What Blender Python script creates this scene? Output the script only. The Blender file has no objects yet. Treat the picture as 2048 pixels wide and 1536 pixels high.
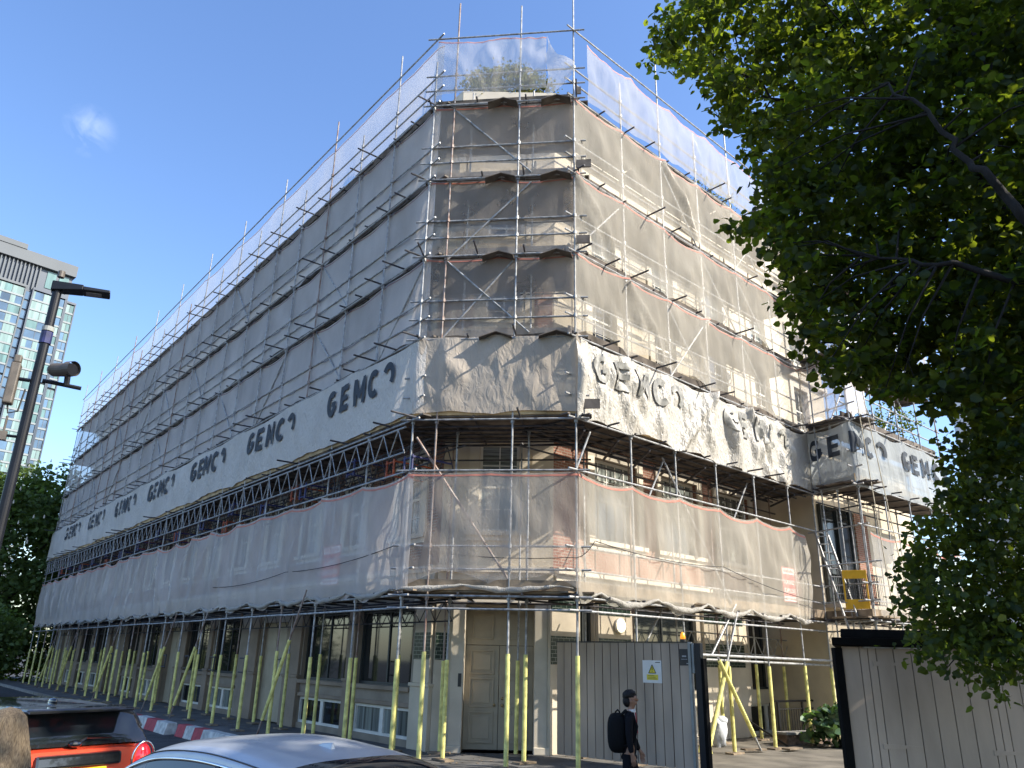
import bpy, math, random
import numpy as np
from mathutils import Vector, Matrix, noise
random.seed(7); rs=np.random.RandomState(7)
R_=math.radians
S=bpy.context.scene
COL=S.collection
# ---------------------------------------------------------------- materials
MATS={}
def nt(name):
    m=bpy.data.materials.new(name); m.use_nodes=True; n=m.node_tree; n.nodes.clear()
    return m,n,n.nodes,n.links
def mat(name,col,rough=.6,metal=0,var=.12,scale=4,bump=0,bscale=40,col2=None,spec=.5,coat=0,island=0,emit=None,stretch=None,det=6):
    m,n,N,L=nt(name)
    o=N.new('ShaderNodeOutputMaterial'); p=N.new('ShaderNodeBsdfPrincipled'); L.new(p.outputs[0],o.inputs[0])
    p.inputs['Roughness'].default_value=rough; p.inputs['Metallic'].default_value=metal
    p.inputs['Specular IOR Level'].default_value=spec; p.inputs['Coat Weight'].default_value=coat
    tc=N.new('ShaderNodeNewGeometry'); mp=N.new('ShaderNodeMapping'); L.new(tc.outputs['Position'],mp.inputs[0])
    if stretch: mp.inputs['Scale'].default_value=stretch
    nz=N.new('ShaderNodeTexNoise'); nz.inputs['Scale'].default_value=scale; nz.inputs['Detail'].default_value=det; L.new(mp.outputs[0],nz.inputs['Vector'])
    cr=N.new('ShaderNodeMapRange'); cr.inputs[1].default_value=.3; cr.inputs[2].default_value=.7; L.new(nz.outputs['Fac'],cr.inputs[0])
    mx=N.new('ShaderNodeMix'); mx.data_type='RGBA'
    c2=col2 or tuple(c*(1-2*var) for c in col); c1=tuple(min(1,c*(1+var)) for c in col) if not col2 else col
    mx.inputs[6].default_value=(*c1,1); mx.inputs[7].default_value=(*c2,1); L.new(cr.outputs[0],mx.inputs[0])
    out=mx.outputs[2]
    if island:
        hs=N.new('ShaderNodeHueSaturation'); mr=N.new('ShaderNodeMapRange'); L.new(tc.outputs['Random Per Island'],mr.inputs[0])
        mr.inputs[3].default_value=1-island; mr.inputs[4].default_value=1+island; L.new(mr.outputs[0],hs.inputs['Value']); L.new(out,hs.inputs['Color']); out=hs.outputs[0]
    L.new(out,p.inputs['Base Color'])
    if emit: p.inputs['Emission Color'].default_value=(*emit[0],1); p.inputs['Emission Strength'].default_value=emit[1]
    if bump:
        b=N.new('ShaderNodeBump'); b.inputs['Strength'].default_value=bump; b.inputs['Distance'].default_value=.02
        n2=N.new('ShaderNodeTexNoise'); n2.inputs['Scale'].default_value=bscale; n2.inputs['Detail'].default_value=5; L.new(mp.outputs[0],n2.inputs['Vector'])
        L.new(n2.outputs['Fac'],b.inputs['Height']); L.new(b.outputs[0],p.inputs['Normal'])
    MATS[name]=m; return m
def fabric(name,col,transp,trans=.4,bump=.5,bscale=9,gloss=0,var=.08,weave=True):
    m,n,N,L=nt(name)
    o=N.new('ShaderNodeOutputMaterial'); g=N.new('ShaderNodeNewGeometry')
    nz=N.new('ShaderNodeTexNoise'); nz.inputs['Scale'].default_value=1.1; nz.inputs['Detail'].default_value=7; L.new(g.outputs['Position'],nz.inputs['Vector'])
    mx=N.new('ShaderNodeMix'); mx.data_type='RGBA'; mx.inputs[6].default_value=(*[c*(1+var) for c in col],1); mx.inputs[7].default_value=(*[c*(1-2.2*var) for c in col],1); L.new(nz.outputs['Fac'],mx.inputs[0])
    d=N.new('ShaderNodeBsdfDiffuse'); t=N.new('ShaderNodeBsdfTranslucent'); ms=N.new('ShaderNodeMixShader'); ms.inputs[0].default_value=trans
    L.new(mx.outputs[2],d.inputs[0]); L.new(mx.outputs[2],t.inputs[0]); L.new(d.outputs[0],ms.inputs[1]); L.new(t.outputs[0],ms.inputs[2])
    mp=N.new('ShaderNodeMapping'); mp.inputs['Scale'].default_value=(1,1,.45); L.new(g.outputs['Position'],mp.inputs[0])
    bn=N.new('ShaderNodeTexNoise'); bn.inputs['Scale'].default_value=bscale; bn.inputs['Detail'].default_value=4; bn.inputs['Distortion'].default_value=1.2; L.new(mp.outputs[0],bn.inputs['Vector'])
    b=N.new('ShaderNodeBump'); b.inputs['Strength'].default_value=bump; b.inputs['Distance'].default_value=.05; L.new(bn.outputs['Fac'],b.inputs['Height'])
    L.new(b.outputs[0],d.inputs['Normal']); L.new(b.outputs[0],t.inputs['Normal'])
    sh=ms.outputs[0]
    if gloss:
        gl=N.new('ShaderNodeBsdfGlossy'); gl.inputs['Roughness'].default_value=.35; L.new(b.outputs[0],gl.inputs['Normal']); m3=N.new('ShaderNodeMixShader'); m3.inputs[0].default_value=gloss
        L.new(sh,m3.inputs[1]); L.new(gl.outputs[0],m3.inputs[2]); sh=m3.outputs[0]
    if transp>0:
        tr=N.new('ShaderNodeBsdfTransparent'); m2=N.new('ShaderNodeMixShader'); L.new(tr.outputs[0],m2.inputs[1]); L.new(sh,m2.inputs[2])
        lw=N.new('ShaderNodeTexNoise'); lw.inputs['Scale'].default_value=.8; lw.inputs['Detail'].default_value=5; L.new(mp.outputs[0],lw.inputs['Vector'])
        mr=N.new('ShaderNodeMapRange'); mr.inputs[1].default_value=.3; mr.inputs[2].default_value=.7; mr.inputs[3].default_value=1-transp-.08; mr.inputs[4].default_value=1-transp+.08
        L.new(lw.outputs['Fac'],mr.inputs[0]); L.new(mr.outputs[0],m2.inputs[0]); sh=m2.outputs[0]
    L.new(sh,o.inputs[0]); MATS[name]=m; return m
def leafmat(name,col,tcol,tr=.45,island=.35,gloss=.025):
    m,n,N,L=nt(name)
    o=N.new('ShaderNodeOutputMaterial'); g=N.new('ShaderNodeNewGeometry')
    mr=N.new('ShaderNodeMapRange'); L.new(g.outputs['Random Per Island'],mr.inputs[0]); mr.inputs[3].default_value=1-island; mr.inputs[4].default_value=1+island
    nz=N.new('ShaderNodeTexNoise'); nz.inputs['Scale'].default_value=.9; L.new(g.outputs['Position'],nz.inputs['Vector'])
    m2=N.new('ShaderNodeMath'); m2.operation='MULTIPLY_ADD'; L.new(nz.outputs['Fac'],m2.inputs[0]); m2.inputs[1].default_value=1.4; m2.inputs[2].default_value=.3
    m3=N.new('ShaderNodeMath'); m3.operation='MULTIPLY'; L.new(m2.outputs[0],m3.inputs[0]); L.new(mr.outputs[0],m3.inputs[1])
    def hs(c):
        h=N.new('ShaderNodeHueSaturation'); h.inputs['Color'].default_value=(*c,1); L.new(m3.outputs[0],h.inputs['Value']); return h.outputs[0]
    d=N.new('ShaderNodeBsdfDiffuse'); t=N.new('ShaderNodeBsdfTranslucent'); gl=N.new('ShaderNodeBsdfGlossy'); gl.inputs['Roughness'].default_value=.5; gl.inputs[0].default_value=(.55,.65,.55,1)
    L.new(hs(col),d.inputs[0]); L.new(hs(tcol),t.inputs[0])
    a=N.new('ShaderNodeMixShader'); a.inputs[0].default_value=tr; L.new(d.outputs[0],a.inputs[1]); L.new(t.outputs[0],a.inputs[2])
    b=N.new('ShaderNodeMixShader'); b.inputs[0].default_value=gloss; L.new(a.outputs[0],b.inputs[1]); L.new(gl.outputs[0],b.inputs[2])
    L.new(b.outputs[0],o.inputs[0]); MATS[name]=m; return m
def tiles(name,c1,c2,mortar,w,h,ms,rough,dirn,spec=.5):
    m,n,N,L=nt(name)
    o=N.new('ShaderNodeOutputMaterial'); p=N.new('ShaderNodeBsdfPrincipled'); L.new(p.outputs[0],o.inputs[0]); p.inputs['Roughness'].default_value=rough; p.inputs['Specular IOR Level'].default_value=spec
    g=N.new('ShaderNodeNewGeometry'); vm=N.new('ShaderNodeVectorMath'); vm.operation='DOT_PRODUCT'; L.new(g.outputs['Position'],vm.inputs[0]); vm.inputs[1].default_value=(dirn[0],dirn[1],0)
    sx=N.new('ShaderNodeSeparateXYZ'); L.new(g.outputs['Position'],sx.inputs[0]); cb=N.new('ShaderNodeCombineXYZ'); L.new(vm.outputs['Value'],cb.inputs[0]); L.new(sx.outputs[2],cb.inputs[1])
    b=N.new('ShaderNodeTexBrick'); L.new(cb.outputs[0],b.inputs['Vector']); b.inputs['Scale'].default_value=1; b.inputs['Brick Width'].default_value=w; b.inputs['Row Height'].default_value=h; b.inputs['Mortar Size'].default_value=ms
    b.inputs['Color1'].default_value=(*c1,1); b.inputs['Color2'].default_value=(*c2,1); b.inputs['Mortar'].default_value=(*mortar,1); L.new(b.outputs[0],p.inputs[0])
    MATS[name]=m; return m
mat('asphalt',(.055,.056,.06),.85,bump=.5,bscale=120,var=.25,scale=2.5)
mat('yard_asphalt',(.17,.15,.12),.9,bump=.5,bscale=90,var=.25,scale=1.6)
mat('paving',(.13,.125,.12),.85,bump=.3,bscale=60,var=.25,scale=1.5)
mat('kerb_stone',(.3,.29,.27),.8,bump=.3,var=.2)
mat('road_paint',(.7,.7,.68),.7,var=.15,scale=15)
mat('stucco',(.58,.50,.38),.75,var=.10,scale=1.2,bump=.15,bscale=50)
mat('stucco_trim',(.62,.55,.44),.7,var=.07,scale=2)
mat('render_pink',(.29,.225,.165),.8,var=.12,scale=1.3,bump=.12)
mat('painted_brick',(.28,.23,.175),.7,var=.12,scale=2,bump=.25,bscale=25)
mat('roof_felt',(.2,.2,.2),.9)
mat('interior',(.02,.02,.022),.9)
mat('frame_white',(.72,.70,.64),.55,var=.06)
mat('frame_dark',(.03,.035,.035),.5)
mat('door_paint',(.42,.36,.26),.5,var=.06,scale=3)
mat('brass',(.45,.36,.2),.35,metal=1)
mat('steel',(.40,.40,.40),.5,metal=.25,var=.25,scale=9,bump=.1,spec=.4)
mat('steel_worn',(.38,.34,.31),.6,metal=.2,col2=(.20,.11,.08),scale=6)
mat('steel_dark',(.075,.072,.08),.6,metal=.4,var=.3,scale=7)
mat('orange_steel',(.42,.09,.035),.55,var=.25,scale=8)
mat('blue_steel',(.03,.035,.13),.5,var=.25,scale=8)
mat('coupler_steel',(.16,.13,.12),.6,metal=.6,var=.3,scale=20)
mat('board_wood',(.25,.19,.13),.85,var=.3,scale=3,island=.3,bump=.3,bscale=30)
mat('fresh_board',(.50,.36,.19),.8,var=.2,scale=3,island=.25)
mat('board_dark',(.15,.125,.105),.9,var=.3,scale=3,island=.35)
mat('yellow_foam',(.80,.74,.25),.7,var=.2,scale=6,island=.12)
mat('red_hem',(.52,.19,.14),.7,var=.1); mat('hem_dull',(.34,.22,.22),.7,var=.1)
mat('gate_board',(.45,.355,.275),.65,var=.2,scale=1.2,island=.07,bump=.1,bscale=30,stretch=(1,1,.3))
mat('gate_frame',(.30,.31,.29),.5,var=.15)
mat('black_paint',(.012,.012,.014),.4)
mat('black_matt',(.007,.007,.007),.9,spec=.1,bump=.4,bscale=60)
mat('dark_felt',(.012,.012,.013),.95,spec=.1,bump=.5,bscale=20)
mat('lamp_black',(.006,.007,.012),.45,var=.2,spec=.35)
mat('camera_case',(.13,.11,.09),.5,var=.15,scale=9)
mat('sign_red',(.55,.09,.09),.6,var=.08)
mat('sign_white',(.75,.74,.72),.5,var=.03)
mat('sign_yellow',(.75,.62,.05),.5,var=.03)
mat('sign_black',(.02,.02,.022),.5)
mat('grey_print',(.35,.35,.36),.6)
mat('print_glare',(.26,.25,.22),.5,var=.3,scale=8)  # paler print: glare on the crumpled sheet put into the colour
mat('print_black',(.035,.045,.06),.8,var=.15,scale=6)
mat('amber',(.9,.3,.02),.25,emit=((1,.35,.03),.5))
mat('lamp_lit',(.9,.85,.65),.4,emit=((1,.88,.55),1.6))
mat('strip_lit',(.9,.9,.85),.4,emit=((1,.96,.85),1.2))
mat('block_white',(.55,.55,.52),.85,var=.2,scale=6,bump=.3)
mat('block_red',(.42,.06,.075),.8,var=.15,scale=6,bump=.3)
mat('plate_yellow',(.8,.58,.03),.4,var=.02)
mat('car_orange',(.78,.075,.03),.25,var=.02,coat=1)
mat('car_silver',(.44,.465,.50),.42,metal=.3,var=.03,coat=.5)
mat('car_grey',(.42,.45,.49),.35,metal=.15,var=.03,coat=.8)
mat('car_black',(.012,.012,.014),.12,coat=1)
mat('car_glass',(.012,.016,.02),.04,spec=.8)
mat('chrome',(.75,.75,.75),.12,metal=1)
mat('rubber',(.02,.02,.02),.8)
mat('rim',(.4,.4,.42),.35,metal=.8)
mat('tail_red',(.55,.01,.02),.15,coat=1,emit=((1,.02,.03),.25))
mat('skin',(.30,.16,.10),.5,var=.08,scale=12)
mat('skin_fair',(.55,.36,.27),.5,var=.06)
mat('suit_black',(.008,.008,.011),.85,spec=.15,bump=.3,bscale=25)
mat('shirt_white',(.75,.76,.78),.7)
mat('tie_red',(.4,.04,.05),.6)
mat('hair_black',(.008,.006,.006),.5,bump=.8,bscale=60,spec=.3)
mat('hair_blond',(.52,.40,.26),.5,var=.35,scale=20,bump=1,bscale=90,stretch=(8,8,.25),col2=(.15,.10,.06))
mat('bag_black',(.007,.007,.008),.85,spec=.15,bump=.3)
mat('bag_white',(.55,.57,.6),.6,bump=.5,bscale=15)
mat('coat_brown',(.08,.06,.05),.8)
mat('machine_yellow',(.75,.42,.015),.4,var=.08)
mat('bark',(.014,.011,.009),.9,var=.3,scale=8,bump=.8,bscale=30,stretch=(1,1,.3))
mat('brick_wall_old',(.22,.15,.11),.9,var=.3,scale=9)
mat('concrete_white',(.24,.275,.29),.6,var=.06,scale=.05)
mat('tower_panel',(.13,.145,.16),.7,var=.05,scale=.1)
mat('tower_dark',(.06,.08,.11),.3,var=.1,scale=.1)
mat('tower_glass_blue',(.09,.17,.27),.08,spec=.8,var=.3,scale=.15)
mat('tower_glass_green',(.13,.24,.24),.2,var=.25,scale=.5,stretch=(1,1,.15))
mat('tower_glass_pale',(.22,.33,.32),.25,var=.22,scale=.9,stretch=(1,1,.05))
mat('rope_tan',(.5,.44,.33),.9)
mat('cable_black',(.03,.03,.03),.7)
mat('white_render',(.66,.67,.68),.7,var=.06,scale=.6)
mat('glass_dark',(.016,.02,.022),.05,spec=.7,var=.35,scale=.8)
mat('glass_pale',(.22,.24,.22),.15,var=.45,scale=3,stretch=(2.5,2.5,.08),spec=.6)
mat('glass_blind',(.20,.22,.21),.2,var=.35,scale=6,stretch=(.2,.2,5),spec=.6)
leafmat('leaf_linden',(.017,.030,.013),(.24,.31,.018),.45)
leafmat('leaf_chestnut',(.075,.115,.04),(.18,.26,.035),.35)
leafmat('leaf_dark',(.022,.038,.013),(.22,.30,.02),.42)
leafmat('leaf_roof',(.16,.15,.06),(.2,.22,.06),.4)
leafmat('leaf_plant',(.04,.09,.025),(.1,.2,.03),.3,gloss=.15)
mat('blossom',(.62,.58,.48),.8)
fabric('net_grey',(.97,.91,.88),.40,.28,bump=.35)
fabric('net_low',(.93,.86,.81),.50,.3,bump=.4)
fabric('net_chamfer',(.95,.86,.77),.67,.45,bump=.3)
fabric('net_sun',(.93,.86,.74),.60,.4,bump=.35)
fabric('net_top',(.86,.82,.76),.60,.5,bump=.3)
fabric('sheet_left',(.76,.72,.67),.04,.25,bump=1,bscale=7)
fabric('sheet_mid',(.70,.61,.51),.10,.3,bump=.8,bscale=5)
fabric('sheet_sun',(.64,.60,.53),.03,.25,bump=1,bscale=11,gloss=.06)
fabric('sheet_bay',(.58,.62,.64),.18,.45,bump=.8,bscale=5)
tiles('tile_green_left',(.008,.02,.012),(.014,.03,.018),(.30,.32,.27),.2,.09,.004,.3,(-.63,.777),.2)
tiles('tile_green_right',(.008,.02,.012),(.014,.03,.018),(.30,.32,.27),.2,.09,.004,.3,(.734,.679),.2)
tiles('tile_green_front',(.008,.02,.012),(.014,.03,.018),(.30,.32,.27),.2,.09,.004,.3,(1,0),.2)
tiles('brick_left',(.20,.085,.055),(.26,.12,.08),(.30,.25,.2),.225,.075,.01,.85,(-.63,.777))
tiles('brick_right',(.22,.09,.055),(.28,.12,.08),(.30,.25,.2),.225,.075,.01,.85,(.734,.679))
# ---------------------------------------------------------------- mesh helpers
def tag(o,label=None,cat=None,group=None,kind=None):
    if label: o['label']=label
    if cat: o['category']=cat
    if group: o['group']=group
    if kind: o['kind']=kind
    return o
def empty(name,loc=(0,0,0),rz=0):
    o=bpy.data.objects.new(name,None); COL.objects.link(o); o.location=loc; o.rotation_euler=(0,0,rz); o.empty_display_size=.2
    return o
def rootmat(o):
    m=Matrix.Identity(4)
    while o is not None:
        m=(Matrix.Translation(o.location)@Matrix.Rotation(o.rotation_euler[2],4,'Z'))@m; o=o.parent
    return m
class MB:
    def __init__(s): s.v=[]; s.f=[]; s.mi=[]; s.m=0
    def quad(s,a,b,c,d):
        i=len(s.v); s.v+=[tuple(a),tuple(b),tuple(c),tuple(d)]; s.f.append((i,i+1,i+2,i+3)); s.mi.append(s.m)
    def poly(s,pts):
        i=len(s.v); s.v+=[tuple(p) for p in pts]; s.f.append(tuple(range(i,i+len(pts)))); s.mi.append(s.m)
    def hexa(s,p):
        i=len(s.v); s.v+=[tuple(q) for q in p]
        for f in ((0,3,2,1),(4,5,6,7),(0,1,5,4),(1,2,6,5),(2,3,7,6),(3,0,4,7)): s.f.append(tuple(i+k for k in f)); s.mi.append(s.m)
    def box(s,x0,x1,y0,y1,z0,z1,fr=None):
        P=[(x0,y0,z0),(x1,y0,z0),(x1,y1,z0),(x0,y1,z0),(x0,y0,z1),(x1,y0,z1),(x1,y1,z1),(x0,y1,z1)]
        if fr: P=[fr.p(*q) for q in P]
        s.hexa(P)
    def bar(s,a,b,w,h,up=(0,0,1)):
        a=Vector(a);b=Vector(b);d=(b-a).normalized();u=Vector(up)
        if abs(d.dot(u))>.98: u=Vector((1,0,0))
        r=d.cross(u).normalized()*w/2; t=r.cross(d).normalized()*h/2
        s.hexa([a-r-t,a+r-t,a+r+t,a-r+t,b-r-t,b+r-t,b+r+t,b-r+t])
    def tube(s,pts,r,n=8,cap=True):
        pts=[Vector(p) for p in pts]; rr=r if isinstance(r,(list,tuple)) else [r]*len(pts)
        d0=(pts[1]-pts[0]).normalized(); u=Vector((0,0,1)) if abs(d0.z)<.9 else Vector((1,0,0)); x=d0.cross(u).normalized(); rings=[]
        for k,p in enumerate(pts):
            d=(pts[min(k+1,len(pts)-1)]-pts[max(k-1,0)]).normalized(); x=(x-d*x.dot(d)).normalized(); y=d.cross(x)
            i=len(s.v); rings.append(i)
            for j in range(n):
                a=2*math.pi*j/n; s.v.append(tuple(p+(x*math.cos(a)+y*math.sin(a))*rr[k]))
        for k in range(len(rings)-1):
            for j in range(n):
                j2=(j+1)%n; s.f.append((rings[k]+j,rings[k]+j2,rings[k+1]+j2,rings[k+1]+j)); s.mi.append(s.m)
        if cap:
            s.f.append(tuple(rings[0]+j for j in reversed(range(n)))); s.mi.append(s.m); s.f.append(tuple(rings[-1]+j for j in range(n))); s.mi.append(s.m)
    def ell(s,c,r,nu=14,nv=9,fn=None,rot=None):
        i=len(s.v); c=Vector(c)
        for a in range(nv+1):
            th=math.pi*a/nv
            for b in range(nu):
                ph=2*math.pi*b/nu; q=Vector((math.sin(th)*math.cos(ph),math.sin(th)*math.sin(ph),math.cos(th)))
                k=fn(q) if fn else 1
                v=Vector((q.x*r[0]*k,q.y*r[1]*k,q.z*r[2]*k))
                if rot: v=rot@v
                s.v.append(tuple(c+v))
        for a in range(nv):
            for b in range(nu):
                b2=(b+1)%nu; s.f.append((i+a*nu+b,i+(a+1)*nu+b,i+(a+1)*nu+b2,i+a*nu+b2)); s.mi.append(s.m)
    def grid(s,P):
        nu=len(P); nv=len(P[0]); i=len(s.v)
        for row in P: s.v+=[tuple(q) for q in row]
        for a in range(nu-1):
            for b in range(nv-1): s.f.append((i+a*nv+b,i+(a+1)*nv+b,i+(a+1)*nv+b+1,i+a*nv+b+1)); s.mi.append(s.m)
    def build(s,name,mats,parent=None,world=True,smooth=False,bevel=0):
        me=bpy.data.meshes.new(name); vv=s.v
        if parent is not None and world:
            M=rootmat(parent).inverted(); vv=[tuple(M@Vector(q)) for q in vv]
        me.from_pydata(vv,[],s.f); me.update()
        if isinstance(mats,str): mats=[mats]
        for q in mats: me.materials.append(MATS[q])
        if len(mats)>1: me.polygons.foreach_set('material_index',s.mi)
        if smooth: me.polygons.foreach_set('use_smooth',[True]*len(s.f))
        o=bpy.data.objects.new(name,me); COL.objects.link(o)
        if parent is not None: o.parent=parent
        if bevel:
            b=o.modifiers.new('Bevel','BEVEL'); b.width=bevel; b.segments=2; b.limit_method='ANGLE'
        return o
def one(name,mats,label,cat,mb,group=None,**k):
    o=mb.build(name,mats,None,**k); return tag(o,label,cat,group)
def struct(name,mats,mb,kind='structure'): return tag(mb.build(name,mats),kind=kind)
def copy_tree(o,parent=None):
    c=o.copy(); COL.objects.link(c)
    if parent is not None: c.parent=parent
    for ch in [q for q in COL.objects if q.parent==o]: copy_tree(ch,c)
    return c
class Fr:  # wall frame: s along, o outward, z up
    def __init__(s,P,d): s.P=Vector((P[0],P[1],0)); s.d=Vector((d[0],d[1],0)).normalized(); s.n=Vector((s.d.y,-s.d.x,0))
    def p(s,a,o,z): q=s.P+s.d*a+s.n*o; return (q.x,q.y,z)
# ---------------------------------------------------------------- key plan points
B=Vector((-2.3,17.5,0)); C=Vector((1.5,17.05,0)); AZL=R_(-39.05); AZR=R_(47.2)
DL=Vector((math.sin(AZL),math.cos(AZL),0)); DR=Vector((math.sin(AZR),math.cos(AZR),0))
LAB=44.2; A=B+DL*LAB; D=C+DR*11.45; E=Vector((10.65,23.25,0)); G=E+Vector((.765,.644,0)).normalized()*7.0
FL=Fr(A,B-A); FC=Fr(B,C-B); FRr=Fr(C,D-C); FDE=Fr(D,E-D); FEG=Fr(E,G-E)
LBC=(C-B).length; LCD=11.45; LDE=(E-D).length; LEG=7.0
LIFT=[3.45,7.45,9.5,11.8,14.1,16.5]; TOP=18.75
class Path:
    def __init__(s,pts):
        s.p=[Vector(q) for q in pts]; s.L=[0]
        for a,b in zip(s.p,s.p[1:]): s.L.append(s.L[-1]+(b-a).length)
    def at(s,t):
        for k in range(len(s.p)-1):
            if t<=s.L[k+1] or k==len(s.p)-2:
                d=(s.p[k+1]-s.p[k]).normalized(); P=s.p[k]+d*(t-s.L[k]); n=Vector((d.y,-d.x,0))
                def nb(j):
                    e=(s.p[j+1]-s.p[j]).normalized(); return Vector((e.y,-e.x,0))
                w=.30
                if k+1<len(s.p)-1 and s.L[k+1]-t<w: n=n.lerp(nb(k+1),.5*(1-(s.L[k+1]-t)/w)).normalized()
                if k>0 and t-s.L[k]<w: n=n.lerp(nb(k-1),.5*(1-(t-s.L[k])/w)).normalized()
                return P,n
PG=Path([A,B,C,D,E,G])
class Off:
    def __init__(s,o): s.o=o
    def at(s,t): return PG.at(t+s.o)
PL=Off(0); PC=Off(LAB); PR=Off(LAB+LBC); PB=Off(LAB+LBC+LCD); TL,TC,TR=LAB/21,LBC/2,LCD/6
# ---------------------------------------------------------------- cloth
class Cloth:
    def __init__(s,path,t0,t1,zb,zt,off=.07,tie=LAB/21,sag=.18,arch=.12,bil=.12,fold=.05,fine=.03,seed=0,tail=0,phase=0,crease=0,inside=0):
        s.__dict__.update(locals()); s.__dict__.pop('self',None)
        s.path=path
    def edge(s,t):
        f=((t-s.t0+s.phase)/s.tie); k=math.floor(f); g=math.sin(math.pi*(f-k))
        h=random.Random(int(k)*31+s.seed); return g,h.random(),h.random()
    def P(s,t,w,extra=0):
        g,a,b=s.edge(t); g2=g**.7
        top=s.zt-s.sag*(.5+a)*g2; bot=s.zb+s.arch*(.3+1.3*b)*g2+.06*noise.noise(Vector((t*1.7,s.seed*3.1,0)))
        if s.tail: bot-=s.tail*abs(math.sin(t*1.5+s.seed)+.6*math.sin(t*3.7+1))*.5
        z=bot+(top-bot)*w
        c=Vector((t*1.6+s.seed*7.3,z*.42,s.seed)); c2=Vector((t*5.2,z*1.3,s.seed+5))
        m=math.sin(math.pi*min(1,max(0,w)))
        dsp=s.off+s.bil*m*(.35+a)*g+s.fold*noise.noise(c)*(.5+.5*m)*2+s.fine*noise.noise(c2)*2*(.4+.6*m)
        # creases running from each tie diagonally down
        cr=math.sin((t*2.1+z*1.7)*2.3+3*noise.noise(Vector((t*.5,z*.6,s.seed))))
        dsp+=s.fine*.7*cr*m
        if s.crease:
            f=(t-s.t0+s.phase)/s.tie; k=math.floor(f); h=random.Random(int(k)*17+s.seed*3)
            if h.random()<.45:
                q=(f-k) if h.random()<.5 else 1-(f-k); dsp+=s.crease*max(0,1-abs(q-(1-w)*.9)*7)+s.crease*.6*max(0,1-abs(q*1.0-(1-w)*.45)*9)
        dsp=max(dsp,.062)
        if s.inside: dsp=-(.055+.42*(dsp-.05))
        P,n=s.path.at(t); q=P+n*(dsp+extra); return (q.x,q.y,z)
    def mesh(s,mb,ds=.2,nz=12,w0=0,w1=1,extra=0):
        n=max(2,int((s.t1-s.t0)/ds)); mb.grid([[s.P(s.t0+(s.t1-s.t0)*i/n,w0+(w1-w0)*j/nz,extra) for j in range(nz+1)] for i in range(n+1)])
def net(path,t0,t1,zb,zt,mname,label,seed,ds=.16,nz=14,hem=True,group=None,name='debris_net',cat='netting',**k):
    c=Cloth(path,t0,t1,zb,zt,seed=seed,**k)
    root=empty(name,c.P(t0,0)); tag(root,label,cat,group)
    mb=MB(); c.mesh(mb,ds,nz); mb.build('mesh_sheet',mname,root,smooth=True)
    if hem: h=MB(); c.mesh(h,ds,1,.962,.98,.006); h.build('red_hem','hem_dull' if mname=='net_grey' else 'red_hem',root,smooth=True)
    c.root=root; return c
# letters as strokes in a unit box (x 0-.8, y 0-1)
def arc(cx,cy,rx,ry,a0,a1,n=14): return [(cx+rx*math.cos(R_(a0+(a1-a0)*i/n)),cy+ry*math.sin(R_(a0+(a1-a0)*i/n))) for i in range(n+1)]
GLY={'G':[(arc(.4,.5,.31,.39,55,345),.25),([(.42,.46),(.76,.46)],.2)],
'E':[([(.1,0),(.1,1)],.25),([(.1,.89),(.7,.89)],.23),([(.1,.5),(.64,.5)],.2),([(.1,.11),(.7,.11)],.23)],
'M':[([(.1,0),(.1,1)],.23),([(.12,.9),(.44,.25)],.2),([(.44,.25),(.76,.9)],.2),([(.78,0),(.78,1)],.23)],
'C':[(arc(.42,.5,.31,.39,50,310),.25)],
'O':[(arc(.36,.5,.31,.39,150,-40),.24)]}
def strokes(gl,fn,mb):
    for pts,w in gl:
        q=[]
        for a,b in zip(pts,pts[1:]):
            n=max(1,int(math.hypot(b[0]-a[0],b[1]-a[1])/.12)); q+=[(a[0]+(b[0]-a[0])*i/n,a[1]+(b[1]-a[1])*i/n) for i in range(n)]
        q.append(pts[-1]); rows=[]
        for i,p in enumerate(q):
            a=q[max(0,i-1)];b=q[min(len(q)-1,i+1)]; dx,dy=b[0]-a[0],b[1]-a[1]; l=math.hypot(dx,dy) or 1; nx,ny=-dy/l*w/2,dx/l*w/2
            rows.append([fn(p[0]+nx*k,p[1]+ny*k) for k in (1,.33,-.33,-1)])
        mb.grid(rows)
def banner(path,t0,t1,zb,zt,mname,label,seed,texts,ds=.12,nz=20,cap=.76,pitch=.78,zc=8.78,**k):
    c=Cloth(path,t0,t1,zb,zt,seed=seed,**k)
    root=empty('banner_sheet',c.P(t0,0)); tag(root,label,'banner')
    mb=MB(); c.mesh(mb,ds,nz); mb.build('sheet',mname,root,smooth=True)
    for S0,word in texts:
        x=S0
        for ch in word:
            m=MB()
            if ch in GLY:
                def fn(a,b,x=x):
                    t=min(max(x+a*.68,t0),t1); g,aa,bb=c.edge(t); bt=c.P(t,0)[2]; tp=c.P(t,1)[2]; return c.P(t,(zc-cap/2+b*cap-bt)/(tp-bt),.045)
                strokes(GLY[ch],fn,m); m.build('letter','print_glare' if mname=='sheet_sun' else 'print_black',root,smooth=True)
            x+=pitch
    return c
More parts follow.
